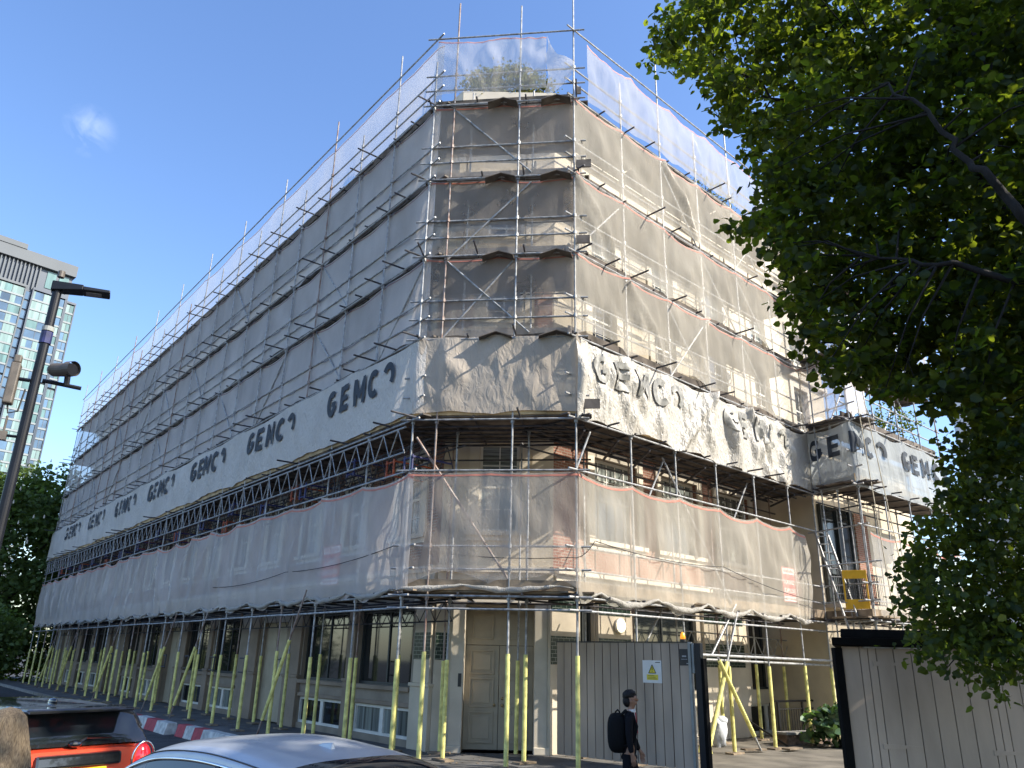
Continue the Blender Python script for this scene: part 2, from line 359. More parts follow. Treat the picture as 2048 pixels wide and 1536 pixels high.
CROWN="3.61,9.49,11.68,0.37 4.45,9.14,10.88,0.37 5.94,8.09,5.47,0.37 5.90,8.07,9.38,0.37 4.95,8.72,9.47,0.37 5.51,8.09,5.42,0.36 3.83,9.90,7.44,0.09 6.38,7.63,10.03,0.36 4.80,8.50,6.43,0.36 5.16,9.21,10.76,0.39 5.22,9.50,11.88,0.40 6.06,7.92,6.80,0.36 5.16,9.68,9.07,0.40 5.56,9.43,8.76,0.40 6.18,7.74,10.50,0.24 3.58,9.53,7.94,0.24 5.04,9.76,9.74,0.40 6.68,7.46,9.05,0.08 5.25,8.29,9.13,0.36 3.59,9.00,7.45,0.10 6.02,8.99,7.09,0.40 3.49,9.61,9.69,0.08 6.27,8.97,4.85,0.26 6.35,8.28,5.71,0.17 5.34,9.59,5.93,0.40 4.18,10.12,11.44,0.40 4.04,8.83,11.91,0.08 2.46,10.11,11.60,0.21 6.41,8.91,8.96,0.40 6.95,8.29,8.07,0.10 5.39,7.90,9.77,0.35 6.80,8.17,7.60,0.09 6.37,8.75,7.81,0.40 3.07,9.64,12.34,0.16 5.87,7.85,6.24,0.36 5.63,8.44,5.95,0.37 4.03,10.04,7.28,0.09 5.81,7.84,4.47,0.14 5.52,7.95,10.69,0.24 6.19,7.87,6.18,0.15 3.87,10.26,13.54,0.09 6.34,7.17,10.13,0.08 6.55,8.06,9.54,0.38 4.80,9.67,8.13,0.39 7.34,8.19,10.56,0.17 4.39,9.90,5.74,0.09 4.26,9.66,6.07,0.09 3.34,9.96,11.68,0.38 5.92,8.08,11.18,0.08 4.32,8.86,6.29,0.36 6.28,7.81,6.40,0.08 5.59,9.09,7.18,0.39 6.18,7.77,8.03,0.36 5.37,9.17,9.23,0.39 3.78,8.88,9.38,0.35 7.18,8.22,10.06,0.25 5.59,9.36,6.35,0.40 4.20,9.36,7.37,0.37 5.99,7.82,4.81,0.08 4.25,9.15,8.78,0.37 5.73,7.58,8.50,0.35 4.65,9.03,12.11,0.08 3.02,9.73,10.60,0.08 7.13,8.33,9.32,0.17 4.34,9.98,12.00,0.40 5.42,8.31,7.13,0.36 4.11,9.50,6.82,0.22 3.46,10.04,8.09,0.09 5.98,7.50,5.76,0.08 5.96,8.86,5.20,0.39 5.20,8.95,7.69,0.38 6.89,8.05,8.40,0.09 5.22,8.16,4.85,0.15 6.44,8.41,5.45,0.11 5.26,8.97,12.18,0.08 5.68,8.53,11.55,0.10 6.40,8.62,11.52,0.17 5.13,8.11,5.37,0.35 3.63,9.10,8.83,0.25 6.26,7.50,8.50,0.32 3.69,10.19,8.54,0.11 5.30,9.19,5.30,0.09 3.86,9.18,8.35,0.36 7.28,8.12,9.90,0.09 6.84,7.48,10.13,0.10 2.66,9.41,10.67,0.15 3.79,9.25,6.26,0.08 3.34,9.33,10.27,0.34 3.85,9.31,6.54,0.16 6.75,8.29,7.33,0.14 3.30,9.97,10.38,0.14 5.95,7.98,4.92,0.16 3.47,8.90,8.45,0.15 6.68,7.11,10.10,0.08 4.80,8.95,7.29,0.37 4.10,8.61,9.64,0.35 4.00,9.82,6.98,0.09 4.69,9.51,11.91,0.39 5.47,7.96,4.40,0.10 2.29,10.63,11.82,0.09 3.71,8.93,7.30,0.11 5.32,8.84,5.27,0.16 5.48,8.33,8.02,0.36 6.16,7.95,9.78,0.37 5.50,8.68,4.86,0.08 3.15,9.68,9.83,0.08 6.85,8.57,8.10,0.38 3.77,10.15,9.61,0.09 5.03,8.56,4.98,0.08 5.71,8.68,8.96,0.38 4.82,9.36,5.64,0.09 4.14,8.60,5.57,0.21 7.00,7.99,9.33,0.12 6.56,8.52,6.08,0.17 3.12,9.18,11.81,0.30 5.12,9.53,6.30,0.40 4.50,9.23,7.00,0.38 5.31,8.66,5.08,0.08 4.03,9.03,6.02,0.14 5.71,8.62,4.50,0.08 6.68,8.56,5.72,0.09 6.08,7.37,6.58,0.08 4.73,9.69,5.74,0.09 5.20,8.27,11.07,0.21 6.63,7.49,8.68,0.08 5.10,8.28,11.42,0.08 3.48,9.37,7.58,0.08 3.67,8.98,7.11,0.15 2.64,9.76,11.90,0.16 5.77,9.33,11.49,0.40 5.74,9.22,10.47,0.40 6.13,8.18,5.92,0.37 2.34,9.44,11.68,0.08 5.80,7.98,4.98,0.35 7.25,8.11,10.90,0.28 3.81,8.84,11.75,0.14 6.19,8.83,4.56,0.09 6.11,8.29,10.67,0.38 4.51,8.48,5.14,0.08 4.76,9.46,5.83,0.17 6.28,7.98,11.09,0.08 6.78,7.95,8.73,0.17 3.12,10.53,11.48,0.11 3.08,9.68,10.33,0.08 4.25,9.04,8.15,0.37 5.36,8.20,4.70,0.16 2.66,9.97,12.41,0.08 3.66,9.56,8.54,0.14 4.70,8.54,11.46,0.14 6.70,7.98,7.66,0.08 4.24,9.11,5.53,0.08 3.41,9.75,12.73,0.15 5.86,8.49,6.42,0.38 6.46,7.52,10.38,0.16 5.06,9.03,5.44,0.16 3.02,9.04,10.12,0.15 4.44,8.64,5.19,0.08 6.42,8.54,5.35,0.17 5.81,7.80,4.70,0.15 5.53,7.81,7.57,0.35 5.62,7.78,4.35,0.08 5.34,9.31,12.22,0.17 6.44,7.91,10.97,0.08 3.95,10.26,13.26,0.17 2.18,9.42,11.31,0.08 6.43,8.16,5.86,0.08 3.57,9.90,9.64,0.09 6.46,7.75,7.13,0.08 3.81,8.77,5.51,0.09 3.81,9.07,12.26,0.08 2.98,9.31,12.43,0.08 4.80,8.23,5.12,0.15 3.59,9.30,8.03,0.16 6.05,7.39,7.24,0.15 5.31,8.18,11.29,0.08 6.89,7.63,9.81,0.09 2.62,9.16,11.71,0.08 6.22,7.22,7.94,0.08 5.69,8.93,6.57,0.39 4.81,8.81,7.91,0.37 4.03,9.48,7.07,0.16 5.68,8.24,11.26,0.09 3.98,9.26,7.80,0.31 3.22,9.76,8.18,0.08 6.34,8.39,4.76,0.09 6.28,8.21,11.39,0.08 4.37,10.08,6.63,0.17 3.62,9.21,6.49,0.08 5.56,9.17,12.09,0.17 3.56,10.30,10.45,0.12 2.53,9.87,11.64,0.16 6.66,8.21,6.87,0.09 5.88,8.20,11.05,0.16 6.64,7.94,8.15,0.16 2.76,9.46,11.58,0.29 6.60,8.13,7.47,0.17 3.93,10.11,7.84,0.09 6.69,8.65,11.54,0.17 4.24,8.69,11.57,0.15 3.99,8.92,11.60,0.29 3.95,9.42,6.16,0.08 5.75,7.80,4.30,0.08 5.26,11.11,10.71,0.45 3.10,11.71,13.67,0.26 7.16,9.23,7.72,0.43 5.93,9.35,9.76,0.40 5.12,10.16,11.86,0.42 4.76,10.79,7.22,0.37 5.53,10.25,9.68,0.43 6.96,9.94,11.31,0.44 6.57,9.27,6.49,0.42 5.80,10.17,5.91,0.24 6.31,9.30,9.33,0.41 6.80,9.02,9.64,0.41 6.01,10.94,8.24,0.46 7.48,9.95,9.13,0.46 5.60,9.56,11.22,0.41 4.76,11.50,11.30,0.46 4.98,11.15,9.32,0.45 6.89,9.95,12.75,0.36 6.90,8.80,11.30,0.41 5.33,9.92,8.28,0.41 5.42,10.90,13.56,0.45 5.70,10.07,10.67,0.42 6.51,10.41,7.76,0.45 5.95,9.31,5.44,0.30 6.29,9.81,6.57,0.43 7.91,9.33,11.08,0.45 6.64,9.55,6.10,0.43 3.18,11.12,12.34,0.26 4.78,10.34,6.46,0.18 3.62,10.44,10.75,0.23 6.55,10.10,8.85,0.44 6.98,9.95,7.34,0.44 7.44,9.36,9.31,0.44 4.36,11.25,12.49,0.44 5.52,9.57,12.33,0.32 5.16,10.09,6.87,0.41 7.39,9.75,6.73,0.38 4.05,10.38,13.05,0.37 6.77,9.79,5.12,0.31 6.45,9.32,7.55,0.41 7.91,9.44,10.16,0.38 7.10,9.55,5.73,0.31 5.71,9.58,6.74,0.41 4.76,10.42,8.11,0.42 5.32,10.19,6.17,0.26 6.27,9.65,11.70,0.42 6.45,10.27,11.24,0.44 4.87,10.09,10.59,0.41 7.20,9.09,10.90,0.42 3.55,10.93,13.34,0.34 7.72,8.93,11.83,0.27 6.80,8.96,7.04,0.41 6.73,9.82,8.36,0.44 4.37,10.75,9.61,0.34 4.95,11.06,13.98,0.29 7.40,9.42,12.41,0.19 4.22,11.30,14.31,0.19 4.54,10.28,12.29,0.41 6.23,10.35,9.22,0.44 6.97,9.17,10.36,0.42 4.74,10.65,11.80,0.43 5.99,10.21,8.32,0.43 5.92,9.81,5.65,0.18 5.05,10.11,7.61,0.41 7.10,10.11,9.45,0.45 8.05,9.30,10.63,0.19 7.67,9.40,8.49,0.19 6.71,9.73,10.28,0.43 3.49,10.87,13.60,0.18 5.59,10.60,11.58,0.44 7.31,8.69,9.02,0.18 4.84,10.53,9.59,0.42 6.04,10.18,9.82,0.43 4.84,10.17,6.20,0.24 4.69,11.47,8.47,0.20 5.73,10.45,6.77,0.44 3.70,11.58,12.50,0.19 7.50,9.49,8.46,0.44 6.84,9.55,11.70,0.43 7.45,8.30,10.84,0.18 7.67,9.77,7.24,0.20 7.85,9.46,9.13,0.19 5.96,9.91,6.26,0.42 4.62,10.77,7.44,0.19 4.80,9.97,12.91,0.18 3.86,10.66,8.69,0.18 6.57,10.24,5.59,0.19 7.19,8.72,8.34,0.18 4.49,11.56,9.16,0.27 3.56,11.73,14.19,0.19 5.62,10.81,9.41,0.45 6.00,9.58,12.54,0.18 3.81,11.38,11.85,0.19 7.61,9.54,7.80,0.19 4.19,10.41,13.40,0.18 7.99,9.44,9.90,0.20 6.75,9.79,5.71,0.43 6.59,9.15,4.86,0.18 4.67,11.27,8.93,0.19 7.43,9.07,12.07,0.19 4.35,11.44,11.06,0.19 7.35,9.70,6.03,0.19 7.61,9.38,8.26,0.19 6.81,9.16,12.14,0.18 7.78,9.06,10.01,0.19 4.52,11.54,9.85,0.20 6.45,9.71,5.07,0.18 4.76,11.12,7.95,0.19 6.98,8.67,7.54,0.18 5.63,10.66,13.69,0.19 4.66,10.73,6.89,0.19 2.66,10.71,12.35,0.17 3.69,11.00,11.82,0.18 6.99,9.16,6.11,0.18 2.80,10.67,11.97,0.17 6.63,10.83,12.30,0.46 7.14,10.90,7.07,0.48 6.20,10.91,10.13,0.46 8.86,10.12,11.71,0.21 7.95,10.45,6.73,0.29 8.83,9.88,12.24,0.21 6.03,11.20,8.75,0.47 5.93,12.05,7.73,0.49 7.42,10.35,12.42,0.47 7.06,10.72,8.43,0.47 5.26,12.61,11.78,0.50 8.41,10.77,9.13,0.50 7.86,10.27,7.51,0.43 7.50,10.02,8.00,0.46 8.62,10.43,10.84,0.49 7.04,10.98,11.70,0.48 8.25,11.13,9.72,0.51 5.56,12.53,9.30,0.47 5.68,11.49,12.43,0.47 6.10,11.53,6.86,0.43 7.72,10.69,10.98,0.48 5.06,12.52,14.42,0.49 6.71,12.12,14.62,0.51 6.32,12.14,11.82,0.50 6.03,11.52,9.97,0.48 7.29,10.84,13.29,0.48 6.94,11.37,8.43,0.49 5.44,11.66,10.56,0.47 3.45,13.13,15.17,0.22 8.10,10.47,11.52,0.48 7.12,11.21,11.10,0.49 6.08,12.61,9.95,0.51 7.10,11.13,6.30,0.48 4.37,12.72,15.64,0.37 6.01,12.59,7.19,0.31 4.50,11.99,11.77,0.20 8.53,10.62,8.69,0.22 5.20,12.03,8.05,0.30 7.68,10.82,6.99,0.49 7.85,11.25,12.41,0.50 8.70,10.30,12.64,0.49 4.29,12.22,13.05,0.41 5.12,11.55,9.80,0.46 7.40,11.67,10.01,0.51 8.33,9.62,12.66,0.20 7.97,10.62,13.42,0.45 4.15,13.26,14.83,0.51 5.36,11.67,11.77,0.47 5.68,11.17,14.21,0.20 6.58,10.76,13.62,0.36 8.45,11.14,12.84,0.51 6.90,12.12,10.07,0.51 6.73,12.11,13.49,0.51 6.28,11.56,7.90,0.48 5.90,11.82,13.82,0.48 8.64,10.16,11.37,0.40 6.94,10.69,10.00,0.47 8.18,10.13,13.20,0.21 4.55,11.85,12.03,0.43 7.53,10.40,5.30,0.30 7.71,11.43,5.93,0.50 6.41,10.98,14.07,0.20 4.64,11.63,10.29,0.30 6.18,10.94,11.67,0.46 8.45,10.86,10.10,0.50 7.63,11.09,9.89,0.49 6.73,10.88,7.52,0.47 7.41,10.57,7.92,0.47 5.69,11.81,8.50,0.48 7.06,12.01,7.06,0.51 5.19,12.69,15.82,0.22 7.53,10.77,6.42,0.48 5.91,12.43,15.36,0.39 8.19,9.85,9.55,0.20 8.68,9.75,12.70,0.32 5.06,13.03,10.42,0.29 7.89,9.81,12.50,0.46 7.91,11.07,14.20,0.22 8.16,9.58,10.14,0.20 5.51,12.66,13.32,0.50 3.33,13.28,14.57,0.30 6.09,10.92,13.96,0.20 7.60,10.34,5.96,0.41 5.01,12.19,8.61,0.21 5.72,12.42,7.01,0.22 7.28,10.82,5.35,0.21 6.92,11.25,6.20,0.21 6.93,11.73,9.17,0.50 4.91,12.86,11.99,0.22 3.66,13.18,14.18,0.22 7.81,10.23,6.44,0.20 6.52,12.15,6.68,0.22 6.98,12.04,11.90,0.51 4.58,12.95,10.07,0.22 8.14,9.86,9.28,0.20 8.63,10.80,8.52,0.22 3.86,12.08,12.97,0.20 3.88,11.99,14.96,0.20 6.13,12.00,6.84,0.21 7.99,10.46,13.53,0.21 8.33,9.44,11.41,0.20 4.00,13.01,15.55,0.22 7.71,10.59,10.12,0.48 4.95,11.93,9.29,0.20 4.27,12.63,13.03,0.21 8.63,10.95,8.07,0.22 4.90,12.89,9.89,0.22 8.55,9.91,10.91,0.21 7.71,10.36,5.61,0.20 5.30,12.92,9.30,0.22 8.51,10.07,10.25,0.21 5.24,11.74,7.29,0.20 8.35,10.20,9.18,0.21 3.48,13.53,15.19,0.22 7.53,10.49,8.66,0.47 4.85,12.47,11.22,0.21 4.43,13.06,13.00,0.22 7.47,11.60,6.04,0.22 5.53,12.04,15.15,0.21 8.64,10.28,13.39,0.21 8.36,10.85,10.93,0.50"
MASS="5.23,9.13,2.68,0.33 4.38,8.45,2.32,0.08 5.22,8.24,2.55,0.30 5.91,8.15,3.53,0.08 5.97,8.63,3.56,0.33 6.07,8.11,4.37,0.08 4.91,9.26,2.58,0.23 5.59,9.02,3.83,0.33 5.41,8.64,4.37,0.31 5.95,8.52,2.65,0.08 4.51,8.96,2.23,0.08 5.51,7.75,3.87,0.25 4.63,8.52,2.86,0.30 5.48,8.49,4.50,0.15 6.27,8.48,4.25,0.09 5.21,8.79,3.02,0.32 5.25,8.90,4.39,0.08 5.91,8.13,4.39,0.21 5.44,7.84,2.74,0.13 5.88,7.90,4.48,0.08 5.61,7.89,3.22,0.09 5.49,8.09,2.28,0.15 5.48,7.82,4.43,0.08 4.74,8.28,3.76,0.08 5.84,8.51,3.13,0.29 5.27,8.84,3.91,0.16 4.68,8.43,2.20,0.08 5.69,8.44,4.06,0.32 4.89,8.98,3.65,0.08 5.48,8.46,2.16,0.10 4.94,8.52,3.60,0.22 5.27,8.95,2.07,0.12 4.68,9.18,2.64,0.08 5.07,8.55,2.32,0.21 5.67,8.99,3.22,0.33 5.14,9.00,2.51,0.16 5.72,8.06,3.38,0.14 4.91,8.29,4.04,0.12 4.72,8.85,3.19,0.21 5.98,8.77,1.96,0.09 5.82,8.47,2.16,0.08 4.77,9.37,2.94,0.09 5.14,9.00,2.32,0.08 5.56,8.49,2.34,0.31 5.18,8.39,2.14,0.08 4.81,9.21,3.56,0.08 4.57,8.58,3.31,0.15 5.48,8.51,2.87,0.32 5.30,7.92,3.64,0.30 6.02,8.31,3.78,0.10 5.81,8.49,2.46,0.14 5.60,7.96,3.02,0.11 5.65,8.84,4.74,0.09 4.61,8.47,2.30,0.15 5.01,8.43,1.86,0.08 5.03,8.29,2.00,0.08 5.54,9.06,4.74,0.09 5.34,8.00,2.11,0.14 5.34,8.03,4.36,0.15 5.84,8.41,2.93,0.16 4.45,8.82,2.74,0.08 4.60,8.92,3.25,0.08 5.93,8.84,4.77,0.09 5.41,9.00,4.56,0.14 5.27,8.91,3.37,0.32 4.39,8.63,2.44,0.08 5.65,7.97,3.59,0.15 5.87,8.11,4.54,0.08 6.16,8.65,2.98,0.09 4.61,8.56,2.10,0.08 5.50,8.04,4.40,0.14 5.02,8.09,2.28,0.15 5.03,8.67,4.00,0.08 6.20,8.37,4.05,0.08 5.16,8.82,2.19,0.11 4.71,9.05,2.82,0.16 5.39,8.44,3.47,0.31 4.67,8.30,3.56,0.09 4.60,9.02,3.10,0.08 4.69,8.88,3.02,0.16 5.98,8.26,3.91,0.13 5.20,8.89,2.44,0.16 5.33,8.49,4.49,0.15 5.87,8.73,2.69,0.32 4.72,8.95,2.22,0.08 5.50,8.66,2.22,0.11 5.69,8.03,4.38,0.16 5.23,8.62,4.05,0.26 5.72,8.22,2.33,0.08 5.13,8.64,4.60,0.08 6.29,9.19,3.30,0.35 5.72,9.82,2.90,0.35 6.46,9.50,4.07,0.36 5.99,9.52,2.77,0.35 5.99,9.70,4.41,0.36 5.59,9.37,2.19,0.23 6.53,9.76,3.75,0.37 6.16,9.15,4.66,0.17 6.17,9.19,2.61,0.31 6.69,9.56,4.69,0.33 5.46,9.42,3.38,0.34 6.23,9.89,3.45,0.36 5.35,10.09,3.45,0.18 6.16,9.37,4.58,0.35 6.08,9.13,2.29,0.30 5.79,9.09,2.42,0.32 5.98,9.75,4.01,0.36 5.84,9.70,4.48,0.18 5.48,9.88,2.56,0.26 5.44,10.08,3.11,0.36 6.55,9.18,3.92,0.18 6.19,8.91,3.16,0.17 6.52,9.47,2.99,0.24 5.57,10.25,3.68,0.26 5.90,9.72,4.72,0.18 6.44,9.60,2.15,0.18 6.63,9.08,4.59,0.18 5.13,9.60,2.42,0.17 5.41,10.28,2.67,0.18 5.86,9.86,4.10,0.18 5.65,9.50,2.56,0.33 6.39,9.31,2.76,0.18 6.27,8.66,4.20,0.17 5.49,9.30,2.39,0.17 6.26,8.71,4.05,0.17 6.21,8.77,3.64,0.17 6.09,9.39,4.72,0.18 4.98,9.49,2.92,0.17 5.38,9.35,3.75,0.17 5.62,9.13,2.29,0.17 6.61,9.23,4.72,0.18 6.68,9.52,3.43,0.18 5.90,9.18,2.28,0.17 6.38,9.80,3.11,0.36 6.14,9.06,2.48,0.17 5.13,9.70,3.23,0.17 5.69,9.91,2.58,0.18 6.19,9.84,4.83,0.18 6.31,8.96,3.50,0.17 5.63,9.41,4.20,0.17 5.30,9.45,3.65,0.17"
# ---------------------------------------------------------------- ground
m=MB(); m.quad((-400,-60,-.12),(400,-60,-.12),(400,700,-.12),(-400,700,-.12)); struct('ground','asphalt',m)
def slab(name,mname,pts,z0,z1):
    m=MB(); m.poly([(x,y,z1) for x,y in pts])
    for (a,b) in zip(pts,pts[1:]+pts[:1]): m.quad((a[0],a[1],z0),(b[0],b[1],z0),(b[0],b[1],z1),(a[0],a[1],z1))
    return struct(name,mname,m)
def xy(v): return (v[0],v[1])
kl=[FL.p(-14,1.15,0),FL.p(LAB-.3,1.15,0)]
pv=[xy(kl[0]),xy(kl[1]),(1.8,15.3),(3.9,17.2),(3.9,19.3),(1.3,20.5),(1.3,24),(-18,46),(-33,55.5)]
slab('pavement','paving',pv,-.12,0.0)
slab('yard','yard_asphalt',[(1.82,15.3),(1.9,10.0),(30,6),(40,34),(12,34),(1.32,24),(1.32,20.52),(3.91,19.32),(3.91,17.2)],-.12,.004)
m=MB()
for a,b in (((kl[0][0],kl[0][1]),(kl[1][0],kl[1][1])),((kl[1][0],kl[1][1]),(1.8,15.3))):
    d=Vector((b[0]-a[0],b[1]-a[1],0)); L=d.length; d.normalize(); n=int(L/.9)
    for i in range(n): p=Vector((a[0],a[1],0))+d*(i*.9); q=p+d*.885; m.bar((p.x,p.y,-.045),(q.x,q.y,-.045),.14,.13)
struct('kerb','kerb_stone',m)
m=MB()
for k in range(9):
    p=Vector(FL.p(8+k*5,4.2,-.112)); q=Vector(FL.p(10+k*5,4.2,-.112)); n=FL.n*.06; m.quad(p-n,q-n,q+n,p+n)
struct('road_marking','road_paint',m)
# ---------------------------------------------------------------- building
bld=empty('corner_building',(0,26,0)); tag(bld,'cream and red brick corner building wrapped in scaffolding with green tiled piers','building')
WL0=Vector(FL.p(0,-2.0,0)); 
def isect(p,d,q,e):
    det=d.x*(-e.y)+e.x*d.y; r=q-p; t=(r.x*(-e.y)+e.x*r.y)/det; return p+d*t
WA=Vector(FL.p(-3.4,-2.0,0)); WR0=Vector(FRr.p(0,-2.4,0)); X=Vector((1,0,0)); Y20=Vector((0,20,0))
W1=isect(WA,FL.d,Y20,X); W2=isect(WR0,FRr.d,Y20,X); WD=Vector(FRr.p(18.5,-2.4,0))
WFL=Fr(WA,W1-WA); WFC=Fr(W1,W2-W1); WFR=Fr(W2,WD-W2); nL=(W1-WA).length; nC=(W2-W1).length; nR=(WD-W2).length
sL=lambda s:nL-(s-1.6)   # from measured distance off corner B to wall frame coordinate
RR0=(W2-WR0).dot(FRr.d); sR=lambda s:s-RR0
winproto={}
def window(fr,s0,s1,z0,z1,kind,depth=.18,glass='glass_dark',par=None):
    w,h=s1-s0,z1-z0; key=(round(w,2),round(h,2),kind,glass); rz=math.atan2(fr.d.y,fr.d.x)
    P=fr.p(s0,-depth,z0)
    if key in winproto:
        src=winproto[key]; o=src.copy(); COL.objects.link(o); o.location=Vector(P)-bld.location; o.rotation_euler=(0,0,rz)
        for ch in [q for q in COL.objects if q.parent==src]: c=ch.copy(); COL.objects.link(c); c.parent=o
        return o
    m=MB(); t=.07
    m.box(0,t,-.06,.05,0,h); m.box(w-t,w,-.06,.05,0,h); m.box(t,w-t,-.06,.052,0,t); m.box(t,w-t,-.06,.052,h-t,h)
    if kind=='sash':
        m.box(t,w-t,-.04,.04,h*.5-.03,h*.5+.03)
        n=max(2,int(w/.36))
        for i in range(1,n): m.box(w*i/n-.014,w*i/n+.014,-.02,.02,t,h-t)
        for f in (.25,.75): m.box(t,w-t,-.018,.018,h*f-.013,h*f+.013)
    if kind=='double': m.box(w/2-.09,w/2+.09,-.05,.046,t,h-t)
    if kind=='tall':
        m.box(w*.5-.03,w*.5+.03,-.03,.03,t,h-t)
    o=m.build('window','frame_dark' if kind=='tall' else 'frame_white',bld,world=False); o.location=Vector(P)-bld.location; o.rotation_euler=(0,0,rz)
    g=MB(); g.quad((t,.0,t),(w-t,.0,t),(w-t,.0,h-t),(t,.0,h-t)); g.build('pane',glass,o,world=False)
    if kind=='sash':
        g=MB(); D0,D1=-depth-.06,-depth-.002
        g.box(-.28,-.004,D0,D1,-.25,h+.3); g.box(w+.004,w+.28,D0,D1,-.25,h+.3); g.box(-.004,w+.004,D0-.002,D1,h+.004,h+.3); g.box(-.34,w+.34,D0-.08,D0,-.12,-.004); g.box(-.004,w+.004,D0+.002,D1,-.25,-.125)
        g.build('surround','stucco_trim',o,world=False)
    winproto[key]=o; return o
def facade(fr,L,z0,z1,ops,mname,name='wall',depth=.2):
    ss=sorted({0,L}|{o[0] for o in ops}|{o[1] for o in ops}); zz=sorted({z0,z1}|{o[2] for o in ops}|{o[3] for o in ops}); m=MB()
    for a,b in zip(ss,ss[1:]):
        for c,d in zip(zz,zz[1:]):
            if b-a<1e-4 or d-c<1e-4: continue
            if any(o[0]-1e-6<=a and b<=o[1]+1e-6 and o[2]-1e-6<=c and d<=o[3]+1e-6 for o in ops): continue
            m.quad(fr.p(a,0,c),fr.p(b,0,c),fr.p(b,0,d),fr.p(a,0,d))
    for a,b,c,d in [o[:4] for o in ops]:
        for q in (((a,c),(a,d)),((b,c),(b,d)),((a,c),(b,c)),((a,d),(b,d))):
            m.quad(fr.p(q[0][0],0,q[0][1]),fr.p(q[1][0],0,q[1][1]),fr.p(q[1][0],-depth,q[1][1]),fr.p(q[0][0],-depth,q[0][1]))
    return m.build(name,mname,bld)
# left ground floor: windows and piers measured from corner B
mods=[('w',2.6,5.45),('w',6.0,8.95),('d',10.3,12.4),('w',14.3,16.9),('w',17.6,20.2),('d',21.2,23.0),('w',24.0,26.6),('w',27.2,29.8),('d',31.0,32.8),('w',34,36.6),('w',37.2,39.8),('w',40.6,43),('d',44,46),('w',47,49.6)]
opsL=[]; wlist=[]
for k,a,b in mods:
    s1,s0=sL(a),sL(b)
    if k=='w': opsL+=[(s0,s1,1.38,3.3),(s0,s1,.16,.88)]; wlist.append((s0,s1))
    else: opsL.append((s0,s1,.0,3.1))
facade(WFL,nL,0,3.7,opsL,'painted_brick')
for i,(s0,s1) in enumerate(wlist):
    window(WFL,s0,s1,1.38,3.3,'tall',glass='glass_dark'); window(WFL,s0,s1,.16,.88,'double',.12,glass='glass_pale' if i%2==0 else 'glass_dark')
    m=MB(); m.box(s0-.06,s1+.06,.002,.11,1.27,1.372,WFL); m.box(s0-.06,s1+.06,.002,.05,.9,1.0,WFL); m.build('sill','render_pink',bld,bevel=.01)
for k,a,b in mods:
    if k=='d':
        s1,s0=sL(a),sL(b); m=MB(); m.box(s0,s1,-.26,-.2,0,3.1,WFL)
        for i in range(2):
            for z in (.2,1.2,2.2): x=s0+.15+i*(s1-s0)/2; m.box(x,x+(s1-s0)/2-.3,-.2,-.185,z,z+.8,WFL)
        m.build('side_door','door_paint',bld)
# piers (pilasters) with plinth on the left
piers=[1.78,5.72,9.5,12.95,17.25,20.6,23.5,26.9,30.3,33.3,36.9,40.2]
for i,a in enumerate(piers):
    w=.75 if i==0 else (.24 if i in (1,4,7,10) else .55); s=sL(a)
    if i==0: s=nL-.42; w=.42
    m=MB(); m.box(s-w,s+w,.002,.12,.0,1.42,WFL); m.box(s-w-.03,s+w+.03,.002,.16,1.42,1.5,WFL); m.box(s-w*.85,s+w*.85,.002,.09,1.5,3.35,WFL); m.box(s-w,s+w,.002,.14,3.35,3.5,WFL)
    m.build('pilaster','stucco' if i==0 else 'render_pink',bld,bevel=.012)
    if i==0: 
        m=MB(); m.box(s-w*.86,s+w*.86,.092,.1,2.05,2.68,WFL); m.build('tile_band','tile_green_left',bld)
# upper floors
FLOORS=[(5.2,7.2),(8.1,9.9),(11.0,12.8),(13.85,15.3)]
opsU=[]; wl=[]
x=1.2
while x<nL-2.0:
    for z0,z1 in FLOORS: opsU.append((x,x+1.15,z0,z1)); wl.append((x,x+1.15,z0,z1))
    x+=3.05
facade(WFL,nL,3.7,13.2,[o for o in opsU if o[3]<13.2],'brick_left'); facade(WFL,nL,13.2,18.7,[o for o in opsU if o[3]>13.2],'stucco')
for i,o in enumerate(wl): window(WFL,*o,'sash',glass=('glass_blind','glass_dark','glass_pale')[i*7%3])
def surround(fr,lst,mname='stucco_trim'):
    m=MB()
    for a,b,c,d in lst:
        m.box(a-.28,a-.004,.002,.06,c-.25,d+.3,fr); m.box(b+.004,b+.28,.002,.06,c-.25,d+.3,fr); m.box(a-.004,b+.004,.002,.062,d+.004,d+.3,fr); m.box(a-.34,b+.34,.062,.14,c-.12,c-.004,fr); m.box(a-.004,b+.004,.002,.058,c-.25,c-.125,fr)
    return m.build('window_surround',mname,bld)
def bands(fr,L,e0=0,e1=0):
    for z0,z1,o in ((3.7,4.15,.12),(4.152,4.3,.2),(7.9,8.02,.08),(13.15,13.35,.2),(17.1,17.25,.22),(17.252,17.45,.32)):
        m=MB(); m.box(e0,L-e1,.002,o,z0,z1,fr); m.build('cornice','stucco_trim',bld)
bands(WFL,nL)
